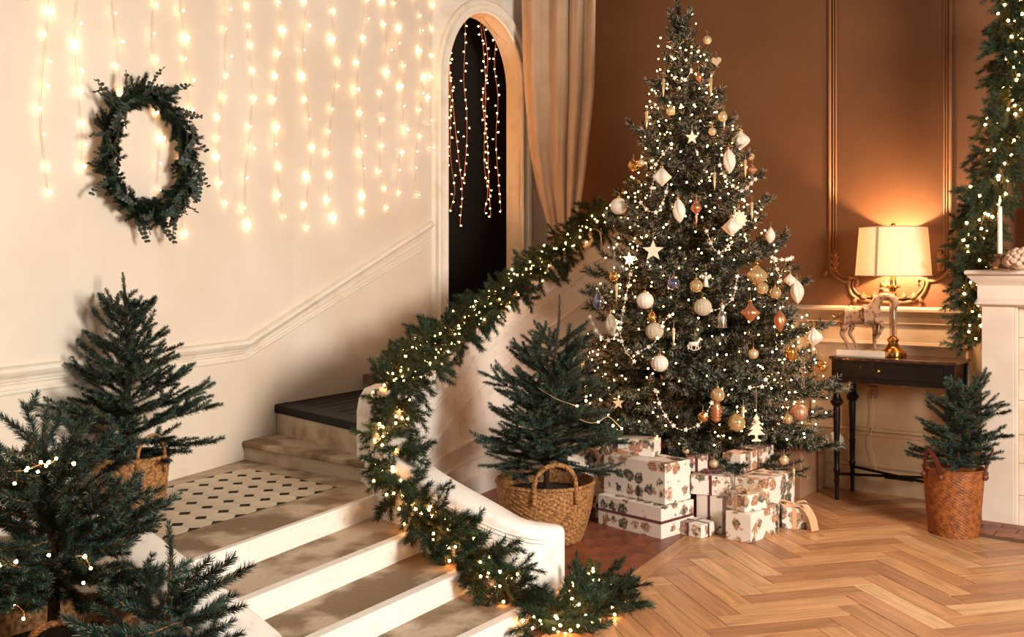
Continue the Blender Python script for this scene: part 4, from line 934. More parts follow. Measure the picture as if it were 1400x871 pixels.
# ------------------------------------------------------------------ garlands
GAR = [M['twig'], M['garland'], M['spruce_pale']]
def spray(seed, L=.13, n=4, per=2000, nl=.026, mats=GAR, W=.0022, frost=.06):
    g = random.Random(seed); paths = [[Vector((L*t, .01*math.sin(t*3+seed), .012*math.sin(t*2))) for t in (0, .33, .66, 1)]]
    for k in range(n):
        t = .15+.2*k; s = 1 if k % 2 else -1; ln = L*g.uniform(.45, .65); p = Vector((L*t, 0, 0)); d = Vector((.8, s*.6, g.uniform(-.3, .3))).normalized()
        paths.append([p, p+d*ln*.5, p+d*ln])
    return needle_mesh('sprig', paths, mats, per_m=per, L=nl, W=W, a0=25, a1=62, seed=seed, stem=.002, tipfrost=frost)
gsp = [spray(60+k, L=(.11, .13, .15)[k % 3]) for k in range(6)]
def garland(name, path, rad, label, n, nb, cat='garland', meshes=gsp, droop=.0, cable='wired', br=.0055, sprev=1., avoid=None, seed=3, scale=(.8, 1.15)):
    g = random.Random(seed); a, s = resample(spline(path, 8), .02); root = empty(name, a[len(a)//2], label, cat); base = Vector(root.location)
    MB().tube([tuple(p[:3]) for p in a], .012, 6).build('core', M['garland'], root, smooth=True)
    for k in range(n):
        t = (k+g.random())/n; i = min(int(t*(len(a)-1)), len(a)-2); p = Vector(a[i][:3]); tan = Vector(a[i+1][:3]-a[i][:3]).normalized()*sprev
        r = tan.orthogonal().normalized(); r.rotate(Matrix.Rotation(k*2.4+g.uniform(-.3, .3), 3, tan)); r.z -= droop; r.normalize()
        d = (tan*g.uniform(.25, 1.0)+r*g.uniform(.75, 1.1)).normalized(); sc = g.uniform(*scale)*rad/.11
        if avoid and avoid(p+d*.11*sc): sc *= .55
        link('sprig', g.choice(meshes), root, loc=p-base, rot=quat_from_x(d, g.uniform(-3, 3)), scale=sc*1.12)
    lt = []
    for k in range(nb):
        t = (k+g.random())/nb; i = min(int(t*(len(a)-1)), len(a)-2); p = Vector(a[i][:3]); r = Vector((g.gauss(0, 1), g.gauss(0, 1)-.8, g.gauss(0, 1))).normalized(); lt.append(p+r*rad*g.uniform(.45, .95))
    bulbs('bulbs', lt, br, root, cord=spline([tuple(q) for q in lt[::3]], 3) if len(lt) > 9 else None, wm=cable)
    return root
gp = [(842, 283, 6.66), (815, 302, 6.66), (775, 333, 6.62), (742, 362, 6.50), (702, 392, 6.27), (655, 428, 5.93), (607, 460, 5.5), (568, 497, 5.08), (543, 522, 4.74), (536, 560, 4.55), (532, 605, 4.45), (546, 655, 4.22), (578, 697, 4.06), (612, 730, 3.96), (650, 757, 3.89), (682, 792, 3.80), (712, 826, 3.72), (752, 850, 3.70), (800, 842, 3.84), (848, 828, 3.92)]
garland('fir_garland', [tuple(P(*q)) for q in gp], .112, 'long lit fir garland running down the balustrade and the stair wall to the floor', 290, 290, seed=5)
garland('fir_garland', [tuple(P(*q)) for q in ((784, 842, 4.0), (792, 812, 4.12), (812, 796, 4.15), (830, 806, 4.08), (850, 826, 4.02))], .085, 'short lit fir garland on the floor behind the end of the stair wall', 30, 40, seed=6)
mg = [(1392, -70, 5.05), (1385, 0, 5.07), (1388, 60, 5.1), (1380, 120, 5.1), (1374, 180, 5.12), (1362, 235, 5.15), (1346, 285, 5.25), (1333, 335, 5.36), (1328, 385, 5.44), (1331, 425, 5.46), (1338, 462, 5.48)]
garland('fir_garland', [tuple(P(*q)) for q in mg], .108, 'lit fir garland hanging over the mirror and down the left side of the fireplace', 170, 110, seed=8, cable='gwire', br=.0075)
# cord over the handrail
c1 = [P(805, 318, 6.58), P(812, 313, 6.55), P(820, 318, 6.50), P(823, 335, 6.49), P(824, 368, 6.49)]
tag(MB().tube(spline([tuple(p) for p in c1], 6).tolist(), .004, 6).build('cord', M['wire']), 'pale cord looped over the balustrade rail beside the decorated tree', 'cord')

# ------------------------------------------------------------------ wreath
wc = on_wall_a(184, 212, .07); w0 = on_wall_a(170, 212); w1 = on_wall_a(200, 212); wt = Vector((w1.x-w0.x, w1.y-w0.y, 0)).normalized(); wnn = Vector((wt.y, -wt.x, 0))
wr = empty('wreath', wc, 'dark green fir and eucalyptus wreath hanging on the white wall among the fairy lights', 'wreath')
RW = .255; HW = 1.0
def wpt(a, r=RW, off=0.): return wt*(r*math.cos(a)*.93)+Vector((0, 0, r*math.sin(a)*1.04))+wnn*off
MB().tube([tuple(wpt(a, off=.0)) for a in np.linspace(0, 2*math.pi, 48)], .022, 8, cap=False).build('ring', M['garland'], wr, smooth=True, world=False)
DK = [M['twig'], M['fir'], M['spruce']]
wsp = [spray(90+k, L=.105, n=3, per=2000, nl=.021, mats=DK, W=.0022) for k in range(4)]
for k in range(150):
    a = 2*math.pi*k/150; tan = (wpt(a+.05)-wpt(a)).normalized()*(-1); rad_ = wpt(a).normalized(); q = rnd.uniform(-1.1, 1.1)
    d = (tan*.9+rad_*q*.85+wnn*rnd.uniform(-.2, .8)).normalized()
    link('sprig', rnd.choice(wsp), wr, loc=wpt(a, RW*rnd.uniform(.97, 1.03), .0), rot=quat_from_x(d, rnd.uniform(-3, 3)), scale=rnd.uniform(.6, .95))
def euca(seed, L=.16, big=1.):
    g = random.Random(seed); mb = MB(); pts = [Vector((L*t, .02*math.sin(t*2.5+seed), .012*math.sin(t*4))) for t in np.linspace(0, 1, 9)]
    mb.tube(pts, .0016, 5, 1)
    for i in range(1, 9):
        for s in (-1, 1):
            r = .0155*big*(1.15-.07*i); p = pts[i]; d = Vector((.55, s, g.uniform(-.5, .5))).normalized(); nrm = Vector((g.uniform(-.5, .5), g.uniform(-.4, .4), 1)).normalized(); sd = d.cross(nrm).normalized(); n2 = sd.cross(d)
            ring = [p+d*(r*(1+.95*math.cos(t)))+sd*r*.85*math.sin(t)+n2*(r*.18*math.cos(2*t)) for t in np.linspace(0, 2*math.pi, 9, endpoint=False)]
            b = [q-n2*.0012 for q in ring]; mb.add(ring+b, [tuple(range(9)), tuple(range(9, 18))[::-1]]+[(k, k+9, (k+1) % 9+9, (k+1) % 9) for k in range(9)], 0)
    return mb.mesh('eucalyptus_sprig', [M['euca'], M['twig']])
eus = [euca(k, .15+.02*k, 1.+.12*(k % 2)) for k in range(3)]
for deg, r0, tilt in ((172, .23, 0), (186, .24, 10), (150, .24, -25), (128, .25, -35), (138, .25, 20), (90, .25, -20), (72, .25, -35), (60, .23, -60), (205, .24, 10), (-5, .22, -20), (-18, .24, 5), (-38, .24, -20), (-60, .24, -20), (-75, .25, 15), (-110, .25, 45), (35, .22, -60), (20, .22, -70), (250, .2, 40), (300, .22, 50)):
    a = math.radians(deg); d = wt*math.cos(a+math.radians(tilt))+Vector((0, 0, math.sin(a+math.radians(tilt))))+wnn*.15
    link('eucalyptus_sprig', rnd.choice(eus), wr, loc=wpt(a, r0, .01), rot=quat_from_x(d, rnd.uniform(-.6, .6)), scale=rnd.uniform(.75, 1.0))
for k in range(34):
    a = rnd.uniform(0, 6.28); d = (wpt(a+.3)-wpt(a)).normalized()*rnd.choice((-1, 1))+wnn*.35
    link('eucalyptus_sprig', rnd.choice(eus), wr, loc=wpt(a, RW*rnd.uniform(.9, 1.1), .03), rot=quat_from_x(d, rnd.uniform(-3, 3)), scale=rnd.uniform(.55, .9))

# ------------------------------------------------------------------ curtain lights on the wall and in the arch
STR = [(60, 268), (104, 110), (152, 118), (206, 118), (247, 330), (300, 293), (342, 322), (380, 300), (424, 330), (464, 312), (505, 232), (524, 304), (541, 230), (572, 275), (597, 210), (28, -30), (178, 330), (128, 150)]
STR = [(58, 268), (104, 264), (156, 240), (211, 262), (250, 330), (302, 290), (338, 315), (378, 312), (418, 330), (452, 308), (492, 300), (522, 304), (545, 262), (571, 273), (592, 200)]
SP = ['leftmost of all', 'second from the left, by the wreath', 'passing behind the left half of the wreath', 'passing behind the right half of the wreath', 'just right of the wreath', 'second to the right of the wreath',
      'third to the right of the wreath', 'fourth to the right of the wreath', 'fifth right of the wreath', 'sixth to the right of the wreath', 'fifth to the left of the arch', 'fourth to the left of the arch', 'third to the left of the arch', 'second to the left of the arch', 'nearest to the arch']
bme = MB().ball((0, 0, 0), .0056, 8).mesh('bulb', M['bulbw'], smooth=True)
STR.sort()
for (x, yb), sp in zip(STR, SP):
    y = -60; pts = []
    while y < yb:
        y += rnd.uniform(24, 44)*(4.7/on_wall_a(min(x, 588), 100).y)**.5
        if y > yb+4: break
        xx = x+5*math.sin(y/45+x); pts.append((xx, y))
    top = on_wall_a(min(x, 588), -70, .012)
    root = empty('light_strand', top, 'warm fairy light strand on the white wall, '+sp, 'lights', 'fairy light strands on the white wall')
    cord = [tuple(top)]+[tuple(on_wall_a(min(px_, 589), py_, .012)) for px_, py_ in pts]
    MB().tube(spline(cord, 3).tolist(), .0011, 4).build('cable', M['wire'], root)
    for px_, py_ in pts:
        if py_ < -45: continue
        q = on_wall_a(min(589, px_+rnd.choice((-3, 3))), py_+2, rnd.choice((.016, .022, .035))); link('bulb', bme, root, loc=q-Vector(root.location), scale=rnd.choice((.7, .8, .9, 1.1, 1.5)))
bsm = MB().ball((0, 0, 0), .0047, 8).mesh('bulb', M['bulb'], smooth=True)
AS = [(('front left strand in the dark arch'), [(612, 30), (615, 95), (621, 160), (628, 225), (632, 260), (629, 308)]), ('second strand in the dark arch, joining the front left one', [(636, 22), (636, 60), (634, 110), (638, 150), (638, 195), (634, 250)]),
      ('short tangled strand at the left edge of the dark arch', [(613, 60), (616, 150), (616, 215), (622, 262), (615, 288)]), ('central thick strand in the dark arch', [(656, 24), (661, 70), (664, 120), (663, 170), (662, 225), (667, 262), (662, 290)]),
      ('strand beside the central one in the dark arch', [(660, 30), (667, 85), (660, 140), (666, 190), (668, 245), (671, 296)]), ('right-hand strand in the dark arch', [(679, 45), (676, 90), (681, 135), (678, 190), (681, 240), (685, 290)])]
for lab, px_ in AS:
    a, s = resample(spline([tuple(P(x, y, 6.93+(x-611)*.003)) for x, y in px_], 8), .062)
    root = empty('light_strand', a[0], lab, 'lights', 'fairy light strands in the arch')
    MB().tube(a.tolist(), .0015, 4).build('cable', M['gwire'], root)
    for i, p in enumerate(a[1:]):
        link('bulb', bsm, root, loc=Vector(p)-Vector(root.location)+Vector((rnd.uniform(-.022, .022), -.01, rnd.uniform(-.01, .01))))
MB().tube([tuple(P(x, y, 7.0)) for x, y in ((611, 60), (625, 30), (640, 22), (660, 24), (680, 48), (694, 60))], .002, 4).build('string', M['gwire']); tag(bpy.data.objects['string'], 'thin cord strung across the top of the arch carrying the light strands', 'cord')

# ------------------------------------------------------------------ curtain
cu = empty('curtain', P(760, 330, 6.9), 'beige velvet curtain gathered to one side between the arch and the brown wall', 'curtain')
def curt(u, v):      # v: 0 top (above the frame) .. 1 tie
    y = -90+v*412
    L = np.interp(y, [-90, 100, 200, 260, 322], [712, 716, 724, 735, 752]); R = np.interp(y, [-90, 120, 180, 240, 322], [815, 812, 806, 799, 787])
    x = L+(R-L)*u; amp = .045*(1-.35*v); uu = u+.05*math.sin(u*7+1); fold = math.sin(uu*2*math.pi*3.6+.6*math.sin(v*3))+.3*math.sin(uu*2*math.pi*8.3+1+v*1.5)
    D0 = 7.12-.24*u-.12*v; return P(x, y, D0+amp*fold*.8)
NU, NV = 110, 40; mb = MB()
for j in range(NV+1):
    for i in range(NU+1): mb.v.append(tuple(curt(i/NU, j/NV)))
for j in range(NV):
    for i in range(NU): k = j*(NU+1)+i; mb.f.append((k, k+1, k+NU+2, k+NU+1)); mb.m.append(0)
o = mb.build('drape', M['curtain'], cu, smooth=True); so = o.modifiers.new('thick', 'SOLIDIFY'); so.thickness = .006
mb = MB()
for j in range(13):
    t = j/12; y = 322+t*90
    for i in range(61):
        u = i/60; x = 770+(u-.5)*(35+24*t); mb.v.append(tuple(P(x, y, 6.93+.03*math.sin(u*26)+.02*math.sin(u*9))))
for j in range(12):
    for i in range(60): k = j*61+i; mb.f.append((k, k+1, k+62, k+61)); mb.m.append(0)
o = mb.build('drape_tail', M['curtain'], cu, smooth=True); so = o.modifiers.new('thick', 'SOLIDIFY'); so.thickness = .006
MB().tube([tuple(P(x, y, d)) for x, y, d in ((749, 320, 6.98), (758, 326, 6.84), (772, 327, 6.82), (786, 321, 6.84), (790, 314, 6.95))], .009, 8).build('tie_back', M['curtain'], cu, smooth=True)

# ------------------------------------------------------------------ console table
T0 = Vector((1.855, 5.83)); TU = Vector((.8, -.6)); TV = Vector((.6, .8)); TH = .84; TL = .70; TW = .35
tb = empty('console_table', (T0.x+TU.x*TL/2, T0.y+TU.y*TL/2, 0), 'dark wooden console table with turned legs and one drawer against the back wall', 'table')
RT = Matrix.Rotation(math.atan2(-.6, .8), 3, 'Z')
def tp(u, v, z): p = T0+TU*u+TV*v; return Vector((p.x, p.y, z))
MB().box(tp(TL/2, TW/2, TH-.009), (TL, TW, .018), RT).build('table_top', M['mahog'], tb, bevel=.004)
mb = MB()
for v in (.02, TW-.02): mb.box(tp(TL/2, v+(.0 if v > .1 else .0), TH-.018-.065), (TL-.06, .018, .13), RT)
for u in (.03, TL-.03): mb.box(tp(u, TW/2, TH-.018-.065), (.018, TW-.06, .13), RT)
mb.build('apron', M['ebony'], tb)
dr = MB().box(tp(TL/2, .008, TH-.018-.056), (TL-.15, .012, .088), RT).build('drawer', M['ebony'], tb, bevel=.003)
MB().box(tp(TL/2, .010, TH-.018-.128), (TL-.06, .016, .006), RT).build('apron_bead', M['mahog'], tb)
kb = MB().ball(tp(TL/2-.06, -.012, TH-.07), .011, 14).tube([tp(TL/2-.06, .0, TH-.07), tp(TL/2-.06, -.01, TH-.07)], .005, 8).build('knob', M['brass'], dr, smooth=True)
lp = [(.011, 0), (.012, .012), (.0095, .02), (.013, .10), (.017, .105), (.017, .115), (.012, .12), (.016, .165), (.019, .17), (.019, .18), (.014, .188), (.017, .30), (.020, .305), (.020, .315), (.015, .32), (.021, .52), (.018, .545), (.028, .555), (.037, .57), (.037, .58), (.024, .595), (.018, .615), (.024, .66), (.027, .67)]
for (u, v) in ((.035, .035), (TL-.035, .035), (.035, TW-.035), (TL-.035, TW-.035)):
    mb = MB().lathe(lp, 18, c=tuple(tp(u, v, 0))).box(tp(u, v, .675+.072), (.045, .045, .15), RT); mb.build('leg', M['ebony'], tb, smooth=True, angle=35)
c4 = [tp(.035, .035, .15), tp(TL-.035, TW-.035, .15), tp(TL-.035, .035, .15), tp(.035, TW-.035, .15)]
MB().tube([c4[0], c4[1]], .009, 6).build('stretcher', M['ebony'], tb); MB().tube([c4[2], c4[3]], .009, 6).build('stretcher', M['ebony'], tb)
MB().box(tp(TL/2, TW/2, .138), (.16, .03, .014), RT).build('stretcher_pad', M['ebony'], tb)
# lamp
lu, lv = .312, .19; lc_ = tp(lu, lv, TH)
lm = empty('table_lamp', lc_, 'table lamp with cream linen drum shade, glass column and brass foot, lit', 'lamp')
def lz(prof, name, m, **k): return MB().lathe([(r, TH+z) for r, z in prof], 36, c=(lc_.x, lc_.y, 0)).build(name, M[m], lm, smooth=True, angle=40, **k)
lz([(.072, .001), (.074, .006), (.074, .030), (.068, .036), (.050, .046), (.036, .062), (.028, .078), (.026, .085), (.034, .095), (.034, .103), (.022, .112), (.019, .118)], 'foot', 'brass')
lz([(.021, .118), (.021, .36), (.0205, .362)], 'column', 'clear')
lz([(.006, .118), (.006, .36)], 'rod', 'brass')
lz([(.018, .36), (.020, .37), (.014, .38), (.022, .395), (.040, .405), (.040, .410), (.018, .418), (.016, .44), (.016, .50), (.010, .51)], 'neck', 'brass')
SZ0, SZ1 = E-(377-368)*5.79/F, E+(368-311)*5.79/F; mb = MB(); r0, r1 = .210, .188; sg = 56
for (r, z) in ((r0, SZ0), (r1, SZ1), (r1-.003, SZ1), (r0-.003, SZ0)):
    for k in range(sg): a = 2*math.pi*k/sg; mb.v.append((lc_.x+r*math.cos(a), lc_.y+r*math.sin(a), z))
for i in range(4):
    j = (i+1) % 4; mb.f += [(i*sg+k, i*sg+(k+1) % sg, j*sg+(k+1) % sg, j*sg+k) for k in range(sg)]; mb.m += [0]*sg
shd = mb.build('lamp_shade', M['shade'], lm, smooth=True, angle=40)
for r, z in ((r0, SZ0), (r1, SZ1)):
    MB().tube([(lc_.x+(r+.001)*math.cos(a), lc_.y+(r+.001)*math.sin(a), z) for a in np.linspace(0, 2*math.pi, 57)], .0028, 6, cap=False).build('shade_hem', M['curtain'], shd, smooth=True)
a = math.radians(-137); MB().box((lc_.x+(r0+r1)/2*math.cos(a)*1.003, lc_.y+(r0+r1)/2*math.sin(a)*1.003, (SZ0+SZ1)/2), (.0015, .016, (SZ1-SZ0)*1.0), Matrix.Rotation(a, 3, 'Z') @ Matrix.Rotation(-math.atan2(r0-r1, SZ1-SZ0), 3, 'Y')).build('shade_seam', M['curtain'], shd)
mb = MB()
for k in range(3): a = k*2.094; mb.tube([(lc_.x, lc_.y, SZ1-.012), (lc_.x+(r1-.003)*math.cos(a), lc_.y+(r1-.003)*math.sin(a), SZ1-.004)], .002, 5)
mb.tube([(lc_.x, lc_.y, TH+.5), (lc_.x+.035, lc_.y, TH+.56), (lc_.x+.035, lc_.y, SZ1-.06), (lc_.x, lc_.y, SZ1-.012)], .002, 5).build('harp', M['brass'], lm)
MB().ball((lc_.x, lc_.y, SZ1+.012), .014, 14).tube([(lc_.x, lc_.y, SZ1-.015), (lc_.x, lc_.y, SZ1+.005)], .005, 8).build('finial', M['brass'], lm, smooth=True)
MB().ball((lc_.x, lc_.y, TH+.55), .026, 14).build('bulb', mat('lamp_bulb', (255, 190, 110), .4, emit=(1, .55, .2), es=20), lm, smooth=True)
pl_ = bpy.data.lights.new('lamp_light', 'POINT'); pl_.energy = 60; pl_.color = (1, .66, .39); pl_.shadow_soft_size = .03
po = bpy.data.objects.new('lamp_light', pl_); COL.objects.link(po); po.location = (lc_.x, lc_.y-.0, TH+.605); 
# cable from socket on the dado
sk = on_back(1196, 536, .02)
tag(MB().box(sk, (.045, .02, .075), RT).box(sk+Vector((-.6, -.8, 0))*.012, (.02, .012, .03), RT).build('wall_socket', M['white_pl'], bevel=.003), 'small wall socket under the console table', 'socket')
cpts = [on_back(x, y, .04) for x, y in ((1196, 540), (1197, 570), (1193, 600), (1198, 625), (1202, 650))]+[G(1208, 664)+Vector((0, 0, .006))]
tag(MB().tube(spline([tuple(p) for p in cpts], 6).tolist(), .003, 6).build('lamp_cable', M['wire']), 'thin pale cable hanging from the socket under the console table', 'cable')

# horse figurine on its plinth
hs_ = .00066; hu, hv = .150, .13
hr = empty('horse_figurine', tp(hu, hv, TH), 'carved wooden horse figurine with raised foreleg and arched neck on a flat plinth', 'figurine', rz=math.atan2(-.6, .8))
def H(zx, zy, y=0.): return Vector(((zx-325)*hs_, y, (748-zy)*hs_))
sb = bpy.data.meshes.new('body'); V = []; Ed = []; Rr = []
def chain(pts, start=None):
    prev = start
    for (p, r) in pts:
        V.append(p); Rr.append(r); i = len(V)-1
        if prev is not None: Ed.append((prev, i))
        prev = i
    return prev
k_ = hs_
chain([(H(290, 398), 74*k_)]); body0 = 0
rump = chain([(H(225, 392), 70*k_), (H(172, 395), 60*k_)], 0)
tail = chain([(H(132, 385), 15*k_), (H(105, 412), 12*k_), (H(80, 415), 10*k_), (H(60, 392), 5*k_)], rump)
chest = chain([(H(360, 393), 74*k_), (H(425, 385), 68*k_)], 0)
nk = chain([(H(435, 320), 52*k_), (H(448, 262), 44*k_), (H(490, 222), 38*k_), (H(548, 208), 34*k_), (H(598, 228), 32*k_)], chest)
chain([(H(618, 262), 33*k_), (H(610, 302), 27*k_), (H(596, 336), 21*k_)], nk)
oy = .017
q1 = chain([(H(178, 440, -oy), 40*k_), (H(182, 500, -oy), 27*k_), (H(152, 562, -oy), 17*k_), (H(185, 605, -oy), 13*k_), (H(212, 655, -oy), 13*k_), (H(222, 688, -oy), 16*k_)], rump)
q2 = chain([(H(208, 440, oy), 38*k_), (H(236, 495, oy), 25*k_), (H(205, 552, oy), 16*k_), (H(238, 600, oy), 12*k_), (H(262, 645, oy), 12*k_), (H(272, 680, oy), 15*k_)], rump)
q3 = chain([(H(432, 450, oy), 34*k_), (H(436, 520, oy), 20*k_), (H(428, 575, oy), 16*k_), (H(430, 640, oy), 12*k_), (H(432, 672, oy), 13*k_), (H(438, 696, oy), 16*k_)], chest)
q4 = chain([(H(452, 425, -oy), 34*k_), (H(510, 448, -oy), 22*k_), (H(512, 480, -oy), 17*k_), (H(490, 535, -oy), 12*k_), (H(472, 565, -oy), 13*k_), (H(455, 586, -oy), 16*k_)], chest)
sb.from_pydata([tuple(v) for v in V], Ed, []); hb = link('body', sb, hr); sb.materials.append(M['horse'])
sk_ = hb.modifiers.new('skin', 'SKIN'); hb.modifiers.new('sub', 'SUBSURF').levels = 2; hb.modifiers['sub'].render_levels = 2
for i, r in enumerate(Rr): sb.skin_vertices[0].data[i].radius = (r*1.3, r*1.05)
sb.skin_vertices[0].data[0].use_root = True; sk_.use_smooth_shade = True
for lx, ly in ((600, 345, ), (596, 338)): pass
MB().tube([H(575, 322), H(585, 318), H(598, 338)], [3*k_, 6*k_, 4*k_], 6).build('jaw', M['horse'], hr, smooth=True, world=False)
for s in (-1, 1):
    MB().tube([H(606, 235, s*.012), H(618, 214, s*.014)], [9*k_, 2*k_], 8).build('ear', M['horse'], hr, smooth=True, world=False)
    MB().ball(H(622, 262, s*.016), 4*k_, 8).build('eye', M['ebony'], hr, smooth=True, world=False)
mane = MB().plate([tuple((H(a_, b_).x, H(a_, b_).z)) for a_, b_ in ((400, 300), (420, 240), (460, 195), (520, 168), (580, 180), (612, 205), (595, 225), (548, 198), (490, 205), (448, 245), (425, 300))], I4, .012).build('mane', M['horse'], hr, world=False, bevel=.003)
# saddle cloth with folds
mb = MB(); NA, NBB = 26, 30
for i in range(NA+1):
    for j in range(NBB+1):
        u = i/NA; t = -1.9+3.8*j/NBB; zx = 218+u*150; r = (82+5*math.sin(u*math.pi*7+.7*t)+3)*k_*(1.0+.03*math.sin(t*5))
        c = H(zx-6*abs(t), 396+10*math.sin(u*3)); mb.v.append((c.x, r*.86*math.sin(t), c.z+r*1.12*math.cos(t)))
for i in range(NA):
    for j in range(NBB): k = i*(NBB+1)+j; mb.f.append((k, k+1, k+NBB+2, k+NBB+1)); mb.m.append(0)
mb.build('saddle_cloth', M['horsed'], hr, smooth=True, world=False)
MB().tube([H(372, 300), H(350, 300)+Vector((0, -.02, 0)), H(345, 345)+Vector((0, -.050, 0))], [8*k_, 12*k_, 9*k_], 8).tube([H(275, 315), H(265, 345)+Vector((0, -.035, 0)), H(255, 440)+Vector((0, -.053, 0))], [8*k_, 12*k_, 7*k_], 8).build('saddle', M['horsed'], hr, smooth=True, world=False)
mb = MB()
for k in range(16):
    t = k/15; c = H(395+t*105, 350+34*math.sin(t*2.6)); mb.ball(c+Vector((0, -.050+.018*t, 0)), (7+3*(k % 2))*k_, 8)
mb.build('breast_collar', M['horsed'], hr, smooth=True, world=False)
MB().box(H(325, 748)+Vector((0, 0, .0175)), (.272, .085, .035)).build('plinth', M['stonew'], hr, bevel=.002, world=False)

# ------------------------------------------------------------------ fireplace
F0 = Vector((2.50, 5.30))
def fp(u, v, z): p = F0+TU*u-TV*v; return Vector((p.x, p.y, z))       # v towards the room
fpz = empty('fireplace', (F0.x+.4, F0.y, 0), 'cream stone fireplace surround with moulded mantel at the right edge', 'fireplace')
def fbox(u0, u1, v0, v1, z0, z1, name, m='stonep', bev=.003): return MB().box(fp((u0+u1)/2, (v0+v1)/2, (z0+z1)/2), (u1-u0, v1-v0, z1-z0), RT).build(name, M[m], fpz, bevel=bev)
fbox(0, .155, -.40, 0, 0, 1.16, 'pilaster'); fbox(.155, .17, -.40, -.008, 0, 1.16, 'pilaster_edge', 'stonep')
z = 0.
for k, hh in enumerate((.16, .17, .15, .18, .16, .17, .16)): fbox(.171, .95, -.38, -.05, z+.001, min(1.16, z+hh-.001), 'stone_course', 'stonew', .002); z += hh
fbox(-.02, 1.0, -.40, .012, 1.16, 1.275, 'frieze')
mb = MB(); prof = [(.012, 1.160), (.030, 1.165), (.034, 1.178), (.022, 1.190), (.012, 1.195)]
def fmould(prof, name, u0=-.0, u1=1.0):
    mb = MB(); k = len(prof)
    for (uu, side) in ((0, 0), (0, 1), (1, 2)):
        for (o, z_) in prof:
            if side == 0: p = fp(u0-o, -.38, z_)
            elif side == 1: p = fp(u0-o, o, z_)
            else: p = fp(u1, o, z_)
            mb.v.append(tuple(p))
    for i in range(2):
        for j in range(k-1): mb.f.append((i*k+j, i*k+j+1, (i+1)*k+j+1, (i+1)*k+j)); mb.m.append(0)
    return mb.build(name, M['stonep'], fpz, smooth=True, angle=40)
fmould([(.0, 1.150), (.022, 1.158), (.030, 1.168), (.030, 1.180), (.018, 1.190), (.012, 1.196)], 'moulding')
fmould([(.012, 1.262), (.018, 1.272), (.040, 1.288), (.056, 1.308), (.058, 1.314), (.066, 1.318), (.072, 1.328), (.070, 1.340), (.062, 1.346), (-.3, 1.3465)], 'mantel_moulding')
MB().box(fp(.5, -.19, 1.31), (1.0, .36, .06), RT).build('mantel_core', M['stonep'], fpz)
fbox(-.01, 1.0, -.40, .0, 1.275, 1.30, 'mantel_back')
# breast wall above and behind
wall = MB().box(fp(.75, -.385, 2.5), (1.0, .05, 2.4), RT).build('wall_chimney_breast', M['brown']); tag(wall, kind='structure')
# hearth
tag(MB().box(fp(.50, .16, .004), (1.02, .30, .014), RT).build('trim_13', M['grout']), kind='structure'); he = bpy.data.objects['trim_13']; XF['trim_13'] = Matrix.Identity(4)
for r in range(3):
    for k in range(6):
        MB().box(fp(.03+k*.17+(.085 if r % 2 else 0), .05+r*.1, .009), (.166, .096, .012), RT).build('floor_tile', M['terra'], he)
tag(MB().box(fp(-.045, -.15, .025), (.05, .46, .05), RT).build('trim_14', M['stonep'], bevel=.003), kind='structure')
# things on the mantel
MT = 1.347
cp = P(1367, 368, 5.12); cp.z = MT
ch = empty('candlestick', cp, 'pewter candlestick on the left end of the mantel', 'candlestick')
def lz2(prof, name, m, par, c, **k): return MB().lathe(prof, 24, c=(c.x, c.y, MT)).build(name, M[m], par, smooth=True, angle=40, **k)
lz2([(.045, 0), (.046, .004), (.035, .012), (.014, .022), (.009, .035), (.012, .05), (.012, .058), (.024, .066), (.028, .074), (.026, .08), (.014, .078), (.013, .083)], 'holder', 'pewter', ch, cp)
cn = empty('taper_candle', cp+Vector((0, 0, .078)), 'tall white taper candle burning in the pewter candlestick', 'candle')
lz2([(.012, .078), (.0115, .20), (.0105, .325), (.004, .33)], 'wax', 'candle', cn, cp)
MB().tube([cp+Vector((0, 0, .325)), cp+Vector((0, 0, .342))], .0015, 5).build('wick', M['ebony'], cn)
MB().lathe([(.001, .336), (.006, .345), (.0075, .353), (.005, .366), (.001, .382)], 12, c=(cp.x, cp.y, MT)).build('flame', M['flame'], cn, smooth=True)
co = P(1396, 360, 5.06); co.z = MT
crl = empty('coral_ornament', co, 'pale knobbly coral ornament on the mantel behind the candle', 'ornament')
mb = MB(); mb.ball(co+Vector((0, 0, .035)), .055, 14, sc=(1, .8, .7))
for k in range(46):
    a = k*2.4; e = math.acos(1-(k+.5)/46*1.35); d = Vector((math.cos(a)*math.sin(e), math.sin(a)*math.sin(e)*.8, math.cos(e)*.8)); p = co+Vector((0, 0, .04))+d*.055
    mb.tube([p, p+d*.022+Vector((0, 0, .006)), p+d*.03+Vector((.004, 0, .006))], [.016, .015, .009], 7)
mb.build('coral', M['coral'], crl, smooth=True)
mr_ = empty('mirror', fp(.55, -.30, MT), 'large mirror in a silvered wooden frame standing on the mantel', 'mirror')
def mbx(u0, u1, v, z0, z1, t, name, m, **k): return MB().box(fp((u0+u1)/2, v, (z0+z1)/2), (u1-u0, t, z1-z0), RT).build(name, M[m], mr_, **k)
mbx(.235, .98, -.34, MT+.06, 2.9, .012, 'glass', 'mirror')
for zz in (MT+.0, 2.84): mbx(.185, 1.0, -.325, zz, zz+.07, .035, 'frame_rail', 'mframe', bevel=.008)
mbx(.185, .25, -.325, MT+.07, 2.84, .035, 'frame_stile', 'mframe', bevel=.008); mbx(.168, .186, -.33, MT, 2.9, .03, 'frame_edge', 'darkframe')

